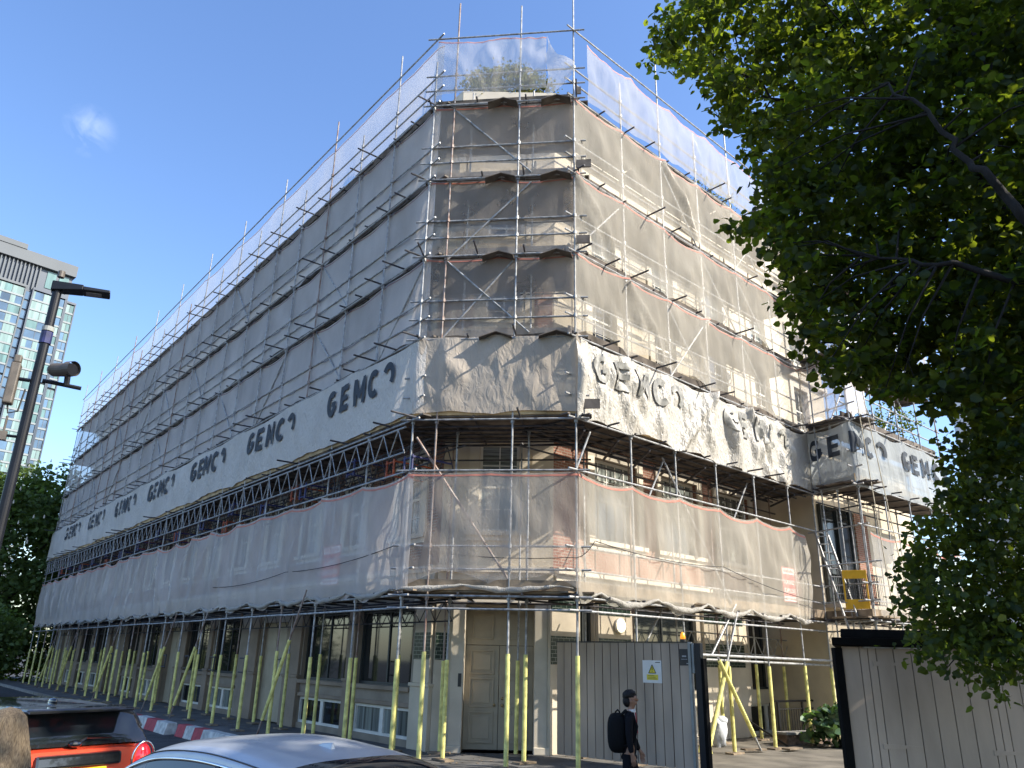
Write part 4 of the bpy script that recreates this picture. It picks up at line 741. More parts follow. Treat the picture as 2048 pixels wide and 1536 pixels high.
rope('cable','thin black cable looped along the lowest nets on both sides of the corner','cable',[FL.p(LAB-12,.16,4.15),FL.p(LAB-6,.16,4.25),FL.p(LAB-.2,.16,4.45),FC.p(LBC-.1,.14,4.2),FRr.p(.4,.18,4.6),FRr.p(5.5,.2,4.5),FRr.p(11,.3,3.9)],.009,'cable_black',.12)
# ladder
lr=empty('ladder',(9.6,23.4,3.3)); tag(lr,'aluminium ladder leaning in the gap left of the yellow gate','ladder')
a0,a1=Vector((10.05,23.55,3.0)),Vector((9.75,24.6,6.1)); sd=Vector((.36,-.05,0))
for k in (0,1):
    m=MB(); m.bar(a0+sd*k,a1+sd*k,.03,.07); m.build('stile','steel',lr)
for i in range(12): m=MB(); p=a0.lerp(a1,(i+.5)/12); m.tube([p,p+sd],.016,6); m.build('rung','steel',lr)
# yellow loading gate
yg=empty('loading_gate',(10.5,23.7,3.7)); tag(yg,'yellow gate with a black mesh window on the scaffold platform','gate')
fy=Fr((10.13,23.85),(.93,-.37))
m=MB(); m.box(0,.05,-.02,.02,3.72,4.85,fy); m.box(.63,.68,-.02,.02,3.72,4.85,fy); m.box(.05,.63,-.019,.019,3.72,4.0,fy); m.box(.05,.63,-.019,.019,4.6,4.85,fy); m.build('gate_frame','machine_yellow',yg,bevel=.012)
m=MB()
for i in range(9): m.box(.05+i*.065,.058+i*.065,-.006,.006,4.0,4.6,fy)
for i in range(9): m.box(.05,.63,-.007,.007,4.03+i*.065,4.038+i*.065,fy)
m.build('mesh_grille','black_paint',yg)
m=MB(); m.tube([fy.p(-.6,.05,4.98),fy.p(1.15,.05,5.12)],.026,7); one('scaffold_tube','steel','loose steel tube lying level above the yellow gate','tube',m)
# alarm signs behind nets
def sign(fr,s,o,z,w,h,label):
    r=empty('warning_sign',fr.p(s+w/2,o,z)); tag(r,label,'sign')
    m=MB(); m.box(s,s+w,o-.012,o,z,z+h,fr); m.build('board','sign_red',r)
    m=MB(); m.box(s+.03,s+w-.03,o+.001,o+.005,z+h*.8,z+h-.03,fr); m.box(s+.02,s+w-.02,o+.001,o+.005,z+.02,z+h*.16,fr); m.build('white_panel','sign_white',r)
    def txt(t,zc,size,mname,wd):
        cu=bpy.data.curves.new('words','FONT'); cu.body=t; cu.size=size; cu.align_x='CENTER'; cu.align_y='CENTER'; cu.offset=size*.02
        ob=bpy.data.objects.new('words',cu); COL.objects.link(ob); bpy.context.view_layer.update(); dp=bpy.context.evaluated_depsgraph_get(); me=bpy.data.meshes.new_from_object(ob.evaluated_get(dp)); bpy.data.objects.remove(ob)
        xs=[v.co.x for v in me.vertices]; k=wd/(max(xs)-min(xs)) if xs else 1; base=rootmat(r).translation
        for v in me.vertices: q=Vector(fr.p(s+w/2+v.co.x*k,o+.008,zc+v.co.y)); v.co=q-base
        me.materials.clear(); me.materials.append(MATS[mname]); q=bpy.data.objects.new('lettering',me); COL.objects.link(q); q.parent=r
    txt('WARNING',z+h*.885,h*.15,'sign_red',w*.82); txt('ALARMED',z+h*.56,h*.17,'sign_white',w*.8); txt('SCAFFOLDING',z+h*.32,h*.17,'sign_white',w*.88); txt('07714 369 630',z+h*.09,h*.09,'sign_red',w*.8)
    return r
sign(FL,LAB-4.13,-.03,3.78,.95,1.0,'red and white warning board behind the low net of the left facade')
sign(FRr,9.0,-.03,3.85,.75,1.0,'sunlit red warning board behind the low net of the right facade')
# ---------------------------------------------------------------- fence gate
F0=Vector((1.22,19.55,0)); F1=Vector((3.86,17.25,0)); FF=Fr(F0,F1-F0); fL=(F1-F0).length
fg=empty('board_fence',FF.p(fL/2,0,0)); tag(fg,'grey brown vertical board fence beside the double door','fence')
n=16; m=MB()
for i in range(n): w=fL/n; m.box(i*w+.009,(i+1)*w-.009,-.02,.0+.004*(i%2),.06,2.5,FF)
m.build('boards','gate_board',fg,bevel=.003)
m=MB(); m.box(0,fL,-.06,-.022,2.3,2.42,FF); m.box(0,fL,-.06,-.022,.3,.42,FF); m.box(-.02,fL+.02,-.06,.02,2.503,2.53,FF); m.build('rails','black_paint',fg)
m=MB(); m.box(0,fL,-.026-.0,-.021,.08,2.49,FF); m.build('backing','black_matt',fg)  # black sheet added to stop yard light showing through the gaps
m=MB(); m.box(fL+.004,fL+.07,-.07,.03,0,2.52,FF); m.box(fL+.071,fL+.13,-.05,.0,1.9,2.5,FF); m.build('end_frame','gate_frame',fg,bevel=.008)
gp=empty('gate_post',(4.13,17.2,0)); tag(gp,'dark steel gate post between the board fence and the yard','post')
m=MB(); m.box(fL+.16,fL+.30,-.1,.04,0,2.5,FF); m.build('post','lamp_black',gp,bevel=.01); m=MB(); m.box(fL+.302,fL+.37,-.1,.05,0,2.2,FF); m.build('rubber_edge','black_matt',gp,bevel=.01)
bc=empty('beacon',FF.p(fL-.12,-.0,2.53)); tag(bc,'orange warning beacon on top of the board fence','beacon')
m=MB(); m.tube([FF.p(fL-.12,-.02,2.532),FF.p(fL-.12,-.02,2.58)],.06,14); m.build('base','black_paint',bc)
m=MB(); m.tube([FF.p(fL-.12,-.02,2.581),FF.p(fL-.12,-.02,2.64),FF.p(fL-.12,-.02,2.70),FF.p(fL-.12,-.02,2.725)],[.055,.052,.036,.012],14); m.build('lens','amber',bc,smooth=True)
s1=empty('caution_notice',FF.p(2.6,.01,1.85)); tag(s1,'white notice with a yellow warning triangle on the board fence','sign')
x0,z0=2.38,1.68
m=MB(); m.box(x0,x0+.47,.008,.014,z0,z0+.46,FF); m.build('sheet','sign_white',s1)
m=MB(); m.box(x0+.1,x0+.38,.015,.017,z0+.06,z0+.17,FF); m.poly([FF.p(x0+.15,.016,z0+.2),FF.p(x0+.33,.016,z0+.2),FF.p(x0+.24,.016,z0+.37)]); m.build('yellow_panel','sign_yellow',s1)
m=MB()
tri=[(.15,.2),(.33,.2),(.24,.37)]
for a,b in zip(tri,tri[1:]+tri[:1]): m.bar(FF.p(x0+a[0],.018,z0+a[1]),FF.p(x0+b[0],.018,z0+b[1]),.003,.014,up=(0,0,1)) if False else m.tube([FF.p(x0+a[0],.018,z0+a[1]),FF.p(x0+b[0],.018,z0+b[1])],.007,5)
m.tube([FF.p(x0+.24,.018,z0+.26),FF.p(x0+.24,.018,z0+.32)],.008,5); m.box(x0+.232,x0+.248,.017,.02,z0+.225,z0+.24,FF)
for k in range(3): m.box(x0+.13,x0+.35-.03*k,.0175,.019,z0+.08+k*.03,z0+.088+k*.03,FF)
m.box(x0+.32,x0+.44,.0145,.016,z0+.41,z0+.425,FF); m.build('printing','sign_black',s1)
s2=empty('dark_notice',FF.p(3.35,.01,2.1)); tag(s2,'small black notice near the top right of the board fence','sign')
m=MB(); m.box(3.3,3.52,.008,.014,2.05,2.38,FF); m.build('sheet','sign_black',s2)
m=MB(); m.box(3.36,3.46,.0145,.016,2.22,2.25,FF); m.box(3.34,3.48,.0145,.016,2.17,2.18,FF); m.box(3.46,3.5,.0145,.016,2.08,2.1,FF); m.build('printing','grey_print',s2)
# ---------------------------------------------------------------- board shed on the right
sh=empty('board_shed',(7.5,12.3,0)); tag(sh,'grey brown board shed doors under a flat black roof','shed')
SX0,SX1,SY=4.92,11.5,11.9
m=MB(); x=SX0; k=0
while x<SX1: w=.255 if k not in (1,2,9,10) else .12; m.box(x+.006,x+w-.006,SY,SY+.03,.04,2.38+.002*(k%2),None); x+=w; k+=1
m.build('boards','gate_board',sh,bevel=.003)
m=MB(); m.box(SX0-.0,SX1,SY+.035,SY+.06,0,2.38,None); m.build('backing','black_matt',sh)
m=MB(); m.box(SX0-.12,SX0-.004,SY-.03,SY+.1,0,2.36,None); m.build('side_post','black_matt',sh,bevel=.01)
m=MB(); m.hexa([(SX0-.02,SY+.12,0),(SX1,SY+.12,0),(SX1,SY+2.2,0),(SX0+1.1,SY+2.2,0),(SX0-.02,SY+.12,2.35),(SX1,SY+.12,2.35),(SX1,SY+2.2,2.35),(SX0+1.1,SY+2.2,2.35)]); m.build('side_wall','black_matt',sh)
m=MB(); m.hexa([(SX0-.2,SY-.16,2.392),(SX1,SY-.16,2.392),(SX1,SY+2.4,2.392),(SX0+.9,SY+2.4,2.392),(SX0-.2,SY-.16,2.50),(SX1,SY-.16,2.50),(SX1,SY+2.4,2.50),(SX0+.9,SY+2.4,2.50)]); m.build('fascia','black_matt',sh,bevel=.01)
m=MB(); m.hexa([(SX0+.0,SY+.0,2.503),(SX1,SY+.0,2.503),(SX1,SY+2.3,2.503),(SX0+1.0,SY+2.3,2.503),(SX0+.02,SY+.02,2.63),(SX1,SY+.02,2.63),(SX1,SY+2.3,2.63),(SX0+1.02,SY+2.3,2.63)]); m.build('roof','dark_felt',sh,bevel=.02)
m=MB(); m.box(SX0+.3,SX0+1.6,SY-.05,SY-.02,2.362,2.38,None); m.build('door_track','steel',sh)
for (a,z) in ((5.35,2.15),(5.35,1.05),(6.9,2.15),(6.9,1.0)):
    m=MB(); m.hexa([(a,SY-.012,z-.035),(a+.55,SY-.012,z-.012),(a+.55,SY-.004,z-.012),(a,SY-.004,z-.035),(a,SY-.012,z+.035),(a+.55,SY-.012,z+.012),(a+.55,SY-.004,z+.012),(a,SY-.004,z+.035)]); m.build('strap_hinge','gate_board',sh)
m=MB(); m.tube([(6.47,SY-.02,.72),(6.47,SY-.002,.72)],.028,10); m.build('lock','black_paint',sh)
# ---------------------------------------------------------------- yard things
rl=empty('handrail',(8.6,25,0)); tag(rl,'black metal handrail and bars beside the basement steps','railing')
fr=Fr((7.85,24.6),(.80,.60))
m=MB(); m.tube([fr.p(0,0,.75),fr.p(0,0,1.02),fr.p(.12,0,1.08),fr.p(3.2,0,1.08)],.03,8); m.build('top_rail','black_paint',rl)
for x in (.35,1.6,3.0):
    m=MB(); m.box(x,x+.06,-.03,.03,0,1.06,fr); m.build('post','black_paint',rl)
m=MB()
for i in range(22): m.box(.45+i*.12,.465+i*.12,-.008,.008,.12,.85,fr)
m.box(.41,3.0,-.012,.012,.1,.13,fr); m.box(.41,3.0,-.012,.012,.85,.88,fr); m.build('bars','black_paint',rl)
m=MB(); m.bar((6.95,23.9,.6),(7.85,23.2,-.02),.05,.05); m.build('sloping_rail','black_paint',rl)
lw=empty('low_wall',(8.7,24.2,0)); tag(lw,'low old brick planter wall with stone slab top in the yard','low wall')
fr=Fr((7.9,23.5),(.86,.51)); m=MB(); m.box(0,1.9,-.35,0,0,.26,fr); m.build('brickwork','brick_wall_old',lw); m=MB(); m.box(-.06,1.96,-.4,.05,.262,.33,fr); m.build('coping','kerb_stone',lw,bevel=.01)
shrub('broad_leaf_plant','glossy broad leaved plant beside the right yellow prop','plant',(9.2,23.1,.55),(.75,.5,.55),420,.26,'leaf_plant',8,4)
bg=empty('rubble_sack',(5.75,22.6,0)); tag(bg,'white rubble sack slumped against the wall in the yard','sack')
m=MB(); m.ell((5.75,22.6,.36),(.24,.2,.4),16,12,fn=lambda q:1+.12*math.sin(7*q.x+4*q.z)+.1*noise.noise(q*3)); m.ell((5.86,22.58,.66),(.17,.1,.12),12,8,fn=lambda q:1+.2*noise.noise(q*4+Vector((3,0,0)))); m.build('sack','bag_white',bg,smooth=True)
fs=empty('floor_sign',(4.98,21.0,0)); tag(fs,'small yellow folding floor stand behind the gate post','floor stand')
m=MB(); 
for s in (-1,1): m.hexa([(4.85,21+.12*s,.01),(5.15,21+.12*s,.01),(5.15,21+.14*s,.01),(4.85,21+.14*s,.01),(4.93,21+.01*s,.5),(5.07,21+.01*s,.5),(5.07,21+.025*s,.5),(4.93,21+.025*s,.5)])
m.build('panels','yellow_foam',fs)
for i,(x,y,a,l) in enumerate(((6.35,21.5,.3,'red brown sole board under the crossed braces'),(7.55,21.85,.7,'broken sole board under the middle yard prop'),(8.9,23.0,.6,'sole board under the right yard prop by the plant'))):
    fr=Fr((x-.3,y-.1),(math.cos(a),math.sin(a))); m=MB(); m.box(0,.62,-.12,.12,.05,.09,fr); one('timber_pad','board_wood',l,'board',m,bevel=.004)
rr=random.Random(3); m=MB()
for i in range(260):
    x,y=rr.uniform(-2.2,3.2),rr.uniform(17.8,20); 
    if rr.random()<.5: x,y=rr.uniform(-9,-2),0; y=17.5+(-2.3-x)*1.23+rr.uniform(.3,1.6)
    a=rr.uniform(0,3.14); s=rr.uniform(.015,.06); z=.006; dx,dy=math.cos(a)*s,math.sin(a)*s; m.poly([(x-dx,y-dy,z),(x+dy*.4,y-dx*.4,z+.01),(x+dx,y+dy,z+.004),(x-dy*.4,y+dx*.4,z+.012)])
tag(m.build('leaf_litter','board_wood'),'dry leaf litter scattered under the scaffold by the door','litter',kind='stuff')
# barrier blocks
def block(P,Q,cols,label):
    P,Q=Vector((*P,0)),Vector((*Q,0)); fr=Fr(P,Q-P); L=(Q-P).length; r=empty('barrier_block',fr.p(L/2,0,-.12)); tag(r,label,'barrier','concrete barrier blocks along the kerb'); n=len(cols)
    for i,c in enumerate(cols):
        a,b=L*i/n+.002*(i>0),L*(i+1)/n; m=MB(); P8=[fr.p(*q) for q in ((a,-.2,-.12),(b,-.2,-.12),(b,.2,-.12),(a,.2,-.12),(a,-.13,.19),(b,-.13,.19),(b,.13,.19),(a,.13,.19))]; m.hexa(P8); m.build('painted_segment',c,r,bevel=.015)
def onL(s,o): q=FL.p(LAB-s,o,0); return (q[0],q[1])
block(onL(12.6,1.45),onL(9.45,1.5),['block_white','block_red','block_white'],'far concrete block painted white, red and white at the kerb')
block(onL(9.0,1.35),onL(7.1,1.3),['block_red','block_white','block_red'],'middle concrete block painted red, white and red at the kerb')
block(onL(7.05,1.32),onL(4.6,1.3),['block_white','block_white'],'near plain whitish concrete block half hidden by the silver car')
block(onL(15.8,1.5),onL(12.9,1.5),['block_red','block_white','block_red'],'farthest concrete block behind the orange hatchback')
# ---------------------------------------------------------------- lamp post
lp=empty('street_lamp',(-4.93,7.53,-.12)); tag(lp,'black street lamp post with flat head carrying cameras and boxes','street lamp')
bx,by=-4.93,7.53
m=MB(); m.tube([(bx,by,-.12),(bx,by,1.2),(bx,by,1.25),(bx,by,5.78)],[.09,.09,.056,.045],16); m.build('pole','lamp_black',lp,smooth=False)
hd=Vector((.86,.42,0)).normalized(); fr=Fr((bx,by),hd)
m=MB()
def hx(a,b,w0,w1,z0,z1,t0,t1): m.hexa([fr.p(a,-w0,z0),fr.p(b,-w1,z1),fr.p(b,w1,z1),fr.p(a,w0,z0),fr.p(a,-w0,z0+t0),fr.p(b,-w1,z1+t1),fr.p(b,w1,z1+t1),fr.p(a,w0,z0+t0)])
hx(-.06,.24,.06,.095,5.72,5.77,.11,.06); hx(.24,.50,.095,.095,5.77,5.79,.045,.035); m.build('lamp_head','lamp_black',lp,bevel=.008)
m=MB(); hx(.27,.42,.055,.055,5.764,5.776,.004,.004); m.build('led_panel','grey_print',lp)
m=MB(); m.tube([(bx,by,5.90),(bx,by,5.97)],.035,12); m.build('photocell','camera_case',lp)
m=MB(); m.tube([(bx,by,5.26),(bx,by,5.31)],.058,14); m.build('white_band','gate_frame',lp); m=MB(); m.tube([(bx,by,5.12),(bx,by,5.25)],.057,14); m.build('blue_band','blue_steel',lp)
cc=empty('security_camera',fr.p(.3,0,4.75)); tag(cc,'round beige security camera on an arm from the lamp post','camera')
cd=Vector((.93,-.36,-.12)).normalized(); c0=Vector(fr.p(.14,-.02,4.86)); m=MB(); m.tube([c0,c0+cd*.24],.072,18); m.tube([c0-cd*.05,c0],[.05,.07],18); m.build('housing','camera_case',cc,smooth=False)
m=MB(); m.tube([c0+cd*.241,c0+cd*.26],.07,18); m.build('lens_face','lamp_black',cc); m=MB(); m.tube([c0+cd*.2+Vector((0,0,.01)),c0+cd*.29+Vector((0,0,.014))],.08,18,cap=False); m.build('hood','camera_case',cc)
m=MB(); m.tube([fr.p(.06,0,4.72),fr.p(.42,-.02,4.70)],.022,8); m.tube([fr.p(.28,-.02,4.70),fr.p(.27,-.02,4.85)],.03,8); m.build('bracket','lamp_black',cc)
ab=empty('antenna_box',fr.p(-.2,0,4.6)); tag(ab,'grey weathered antenna box on the left side of the lamp post','antenna')
m=MB(); m.box(-.24,-.15,-.06,.06,4.42,4.86,fr); m.box(-.23,-.16,-.04,.04,4.862,4.95,fr); m.build('case','camera_case',ab,bevel=.015); m=MB(); m.tube([fr.p(-.19,0,4.42),fr.p(-.17,0,4.33),fr.p(-.09,0,4.36),fr.p(-.07,0,4.6)],.009,6); m.build('lead','cable_black',ab); m=MB(); m.tube([fr.p(-.15,0,4.7),fr.p(-.05,0,4.7)],.02,6); m.build('arm','lamp_black',ab)
a2=empty('aerial',fr.p(-.17,0,4.1)); tag(a2,'small stub aerial low on the lamp post','antenna')
m=MB(); m.box(-.2,-.13,-.03,.03,4.05,4.14,fr); m.tube([fr.p(-.165,0,4.14),fr.p(-.165,0,4.3)],.011,6); m.build('case','camera_case',a2); m=MB(); m.tube([fr.p(-.13,0,4.1),fr.p(-.05,0,4.1)],.015,6); m.build('arm','lamp_black',a2)
# ---------------------------------------------------------------- cars
def cat(pts,n):
    out=[]
    P=[pts[0]]+list(pts)+[pts[-1]]
    xs=np.linspace(0,len(pts)-1,n)
    for x in xs:
        i=min(int(x),len(pts)-2); t=x-i; p0,p1,p2,p3=[np.array(P[i+k],float) for k in range(4)]
        out.append(.5*((2*p1)+(-p0+p2)*t+(2*p0-5*p1+4*p2-p3)*t*t+(-p0+3*p1-3*p2+p3)*t**3))
    return out
def interp(x,tab): return float(np.interp(x,[t[0] for t in tab],[t[1] for t in tab]))
def car(loc,head,label,paint,roofp,spec):
    r=empty('parked_car',loc,R_(90-head)); r.scale=(1.07,1.07,1.07); tag(r,label,'car')
    L,W,belt=spec['L'],spec['W'],spec['belt']; hw=W/2
    prof=spec['roof']   # centre line x,z from rear base to front base
    rx0,rx1=prof[0][0],prof[-1][0]
    def ztop(x): return interp(x,dense)
    dense=[(float(a),float(b)) for a,b in cat(prof,60)]
    def section(x,nv=28):
        zt=ztop(x); zb=belt(x); h=max(zt-zb,.004); wb=hw*spec['plan'](x)*.965; pts=[]
        tum=.36
        zs=zb+h*.80; ws=wb-(zs-zb)*tum
        for j in range(nv+1):
            v=j/nv
            if v<.30: t=v/.30; z=zb+(zs-zb)*t; y=wb-(z-zb)*tum-.02*t*t
            else:
                t=(v-.30)/.70*.0+ (v-.30)/.70; a=t*math.pi/2; y=(ws-.02)*math.cos(a)**.62 if t<1 else 0; z=zs+(zt-zs)*math.sin(a)**.9
            pts.append((y,z))
        return pts
    N=90; xs=[rx0+(rx1-rx0)*i/N for i in range(N+1)]; xs=sorted(set(xs)|set(spec['cuts'])); secs={x:section(x) for x in xs}
    def patch(x0,x1,v0,v1,side=0,nv=28,off=0):
        out=[]; X=[x for x in xs if x0-1e-6<=x<=x1+1e-6]
        js=[j for j in range(nv+1) if v0-1e-6<=j/nv<=v1+1e-6]
        for s in ((1,-1) if side==0 else (side,)):
            out.append([[(x,s*(secs[x][j][0]+off),secs[x][j][1]+off*.6) for j in (js if s>0 else js[::-1])] for x in X])
        return out
    def add(name,mname,ps,par=r):
        m=MB()
        for g in ps: m.grid(g)
        return m.build(name,mname,par,world=False,smooth=True)
    c=spec['cuts']  # rear glass base, rear glass top(roof edge), roof front, windscreen base
    add('roof',roofp,patch(c[1],c[2],8/28,1)+patch(rx0,c[0],0,1)+patch(c[3],rx1,0,1)+patch(c[0],c[1],4/28,11/28)+patch(c[2],c[3],4/28,11/28))
    rv=spec.get('rv',11); add('rear_window','car_glass',patch(c[0],c[1],rv/28,1)); rv>11 and add('rear_pillars',roofp,patch(c[0],c[1],11/28,rv/28)); add('windscreen','car_glass',patch(c[2],c[3],11/28,1))
    add('pillars',roofp,patch(c[0],c[0]+.22,0,8/28)+patch(c[3]-.15,c[3],0,8/28))
    for s in (1,-1): add('side_window','car_glass',patch(c[0]+.22,c[3]-.15,0,8/28,s))
    for s in (1,-1):
        m=MB(); X=[x for x in xs if c[0]+.1<=x<=c[3]-.1]; m.tube([(x,s*(secs[x][8][0]+.004),secs[x][8][1]+.006) for x in X],.011,6); m.build('window_trim',spec.get('trim','car_black'),r,world=False,smooth=True)
        if spec.get('ditch'):
            m=MB(); X=[x for x in xs if c[1]-.1<=x<=c[2]]; m.tube([(x,s*(secs[x][12][0]),secs[x][12][1]+.001) for x in X],.006,5); m.build('roof_moulding','car_black',r,world=False)
        m=MB(); xm=(c[0]+c[3])/2-.1; sec=section(xm); m.tube([(xm,s*(q[0]+.006),q[1]) for q in sec[:9]],.028,6); m.build('door_pillar','car_black',r,world=False)
    # lower body
    secs2=[]; M=50; lo=[]
    for i in range(M+1):
        x=-L/2+L*i/M; k=spec['plan'](x); e=spec['end'](x); zb=belt(x)-.0; zt=spec['deck'](x)
        w=hw*k; row=[]
        for (fy,fz) in ((0,1),(.5,1.0),(.8,.985),(.93,.95),(.985,.86),(1.0,.66),(1.0,.45),(.97,.2),(.93,.02),(.6,0),(0,0)):
            row.append((x,w*fy,.2+(zt-.2)*fz*e[1]+e[0]))
        lo.append(row)
    m=MB(); m.grid([[q for q in row] for row in lo]); m.grid([[(q[0],-q[1],q[2]) for q in row[::-1]] for row in lo])
    for row in (lo[0],lo[-1]): m.poly([(q[0],q[1],q[2]) for q in row]+[(q[0],-q[1],q[2]) for q in row[::-1][1:-1]])
    m.build('body',paint,r,world=False,smooth=True)
    for sx in (-spec['wb']/2,spec['wb']/2):
        for s in (1,-1):
            w=MB(); w.tube([(sx,s*(hw-.21),.31),(sx,s*(hw+.0),.31)],.31,24); wo=w.build('wheel','rubber',r,world=False)
            q=MB(); q.tube([(sx,s*(hw+.001),.31),(sx,s*(hw+.012),.31)],[.21,.19],18); q.build('rim','rim',wo,world=False)
    return r,section
# orange hatchback
def planH(x): return 1-.10*max(0,(abs(x)-1.45)/.5)**2
spH=dict(L=3.9,W=1.76,wb=2.5,belt=lambda x:1.03,deck=lambda x:interp(x,[(-1.95,1.0),(-1.7,1.04),(.7,1.04),(.95,1.03),(1.6,.95),(1.95,.76)]),plan=planH,end=lambda x:(0,1),
 roof=[(-1.86,1.03),(-1.80,1.12),(-1.70,1.25),(-1.60,1.37),(-1.35,1.405),(-.6,1.43),(.1,1.41),(.45,1.36),(.8,1.18),(1.1,1.02)],cuts=[-1.84,-1.60,.35,1.08],trim='car_black',rv=14)
H=Vector((math.sin(R_(-55)),math.cos(R_(-55)),0)); rc=Vector((-4.72,9.35,.0)); car1,secH=car(rc+H*1.95,-55,'bright orange hatchback with black roof seen from behind','car_orange','car_black',spH)
def hb(name,mname,pts8,par=car1,bevel=.02): m=MB(); m.hexa(pts8); return m.build(name,mname,par,world=False,bevel=bevel)
def bx8(x0,x1,y0,y1,z0,z1,dx=0): return [(x0,y0,z0),(x1,y0,z0),(x1,y1,z0),(x0,y1,z0),(x0+dx,y0,z1),(x1+dx,y0,z1),(x1+dx,y1,z1),(x0+dx,y1,z1)]
hb('spoiler','car_black',bx8(-1.9,-1.5,-.56,.56,1.345,1.39,.03))
hb('tailgate_trim','car_black',bx8(-2.005,-1.90,-.44,.44,.84,.97,.02),bevel=.03)
pl=hb('number_plate','plate_yellow',bx8(-2.022,-2.008,-.27,.27,.72,.835,.0),bevel=0)
cu=bpy.data.curves.new('t','FONT'); cu.body='NA16 7UR'; cu.size=.125; cu.align_x='CENTER'; cu.offset=.003; ob=bpy.data.objects.new('t',cu); COL.objects.link(ob); bpy.context.view_layer.update(); me=bpy.data.meshes.new_from_object(ob.evaluated_get(bpy.context.evaluated_depsgraph_get())); bpy.data.objects.remove(ob)
for v in me.vertices: v.co=Vector((-2.024,-v.co.x*.86,.735+v.co.y))
me.materials.clear(); me.materials.append(MATS['sign_black']); q=bpy.data.objects.new('plate_lettering',me); COL.objects.link(q); q.parent=pl
for s in (1,-1):
    m=MB(); m.ell((-1.90,s*.70,.87),(.085,.115,.155),16,12); l=m.build('tail_light','tail_red',car1,world=False,smooth=True)
    m=MB(); P=[(-1.90-.055,s*.70+.125*math.cos(a),.87+.165*math.sin(a)) for a in np.linspace(0,2*math.pi,25)]; m.tube(P,.012,6,cap=False); m.build('chrome_ring','chrome',l,world=False,smooth=True)
m=MB(); m.tube([(-1.93,.05,1.06),(-1.84,-.1,1.10),(-1.86,-.36,1.09)],[.018,.014,.008],6); m.ell((-1.92,.05,1.055),(.05,.07,.035),10,6); m.build('rear_wiper','car_black',car1,world=False)
m=MB(); m.ell((-1.2,0,1.425),(.09,.03,.035),10,6); m.build('aerial_fin','car_black',car1,world=False,smooth=True)
hb('rear_bumper','car_black',bx8(-2.02,-1.8,-.8,.8,.25,.42,0),bevel=.04)
# silver saloon
def planS(x): return 1-.12*max(0,(abs(x)-1.6)/.7)**2
spS=dict(L=4.5,W=1.82,wb=2.7,belt=lambda x:.92,deck=lambda x:interp(x,[(-2.25,.86),(-2.0,.97),(-1.2,.96),(1.0,.95),(1.5,.9),(2.25,.68)]),plan=planS,end=lambda x:(0,1),
 roof=[(-1.95,.94),(-1.6,1.12),(-1.28,1.29),(-.98,1.385),(-.2,1.45),(.4,1.425),(.75,1.34),(1.1,1.16),(1.5,.94)],cuts=[-1.90,-.98,.62,1.46],trim='chrome',ditch=True)
H2=Vector((math.sin(R_(-50)),math.cos(R_(-50)),0)); car2,secS=car(Vector((-1.80,6.62,-.07)),-50,'silver blue saloon car with shark fin aerial in the foreground','car_silver','car_silver',spS); car2.scale=(1.03,.90,1.08)
m=MB(); m.hexa([(-.72,-.03,1.40),(-.52,-.012,1.42),(-.52,.012,1.42),(-.72,.03,1.40),(-.71,-.008,1.455),(-.60,-.006,1.445),(-.60,.006,1.445),(-.71,.008,1.455)]); m.build('shark_fin','car_silver',car2,world=False,bevel=.01)
for s in (1,-1):
    m=MB(); m.ell((-2.14,s*.66,.82),(.09,.2,.09),12,8); m.build('tail_light','tail_red',car2,world=False,smooth=True)
# grey estate ahead
spG=dict(spH); spG.update(L=4.3,W=1.82,roof=[(-2.05,.93),(-1.95,1.1),(-1.8,1.32),(-1.6,1.45),(-1.2,1.52),(-.3,1.55),(.4,1.5),(.8,1.38),(1.15,1.15),(1.5,.94)],cuts=[-2.02,-1.72,.65,1.48],deck=lambda x:interp(x,[(-2.15,.90),(-1.9,.95),(1.4,.95),(1.8,.88),(2.15,.72)]))
car3,_=car(Vector((-9.9,13.75,-.12)),-50,'grey family car at the left edge ahead of the orange hatchback','car_grey','car_grey',spG)
# ---------------------------------------------------------------- people
def skin(name,V,Ed,Rd,mname,par,sub=2,root=0):
    me=bpy.data.meshes.new(name); me.from_pydata(V,Ed,[]); me.materials.append(MATS[mname]); o=bpy.data.objects.new(name,me); COL.objects.link(o); o.parent=par
    md=o.modifiers.new('Skin','SKIN'); md.use_smooth_shade=True
    for i,q in enumerate(Rd): o.data.skin_vertices[0].data[i].radius=q if isinstance(q,tuple) else (q,q)
    o.data.skin_vertices[0].data[root].use_root=True
    s=o.modifiers.new('Sub','SUBSURF'); s.levels=sub; s.render_levels=sub
    return o
class Sk:
    def __init__(s): s.V=[];s.E=[];s.R=[]
    def chain(s,pts,start=None):
        pr=start; ids=[]
        for p,r in pts:
            s.V.append(p); s.R.append(r); i=len(s.V)-1; ids.append(i)
            if pr is not None: s.E.append((pr,i))
            pr=i
        return ids
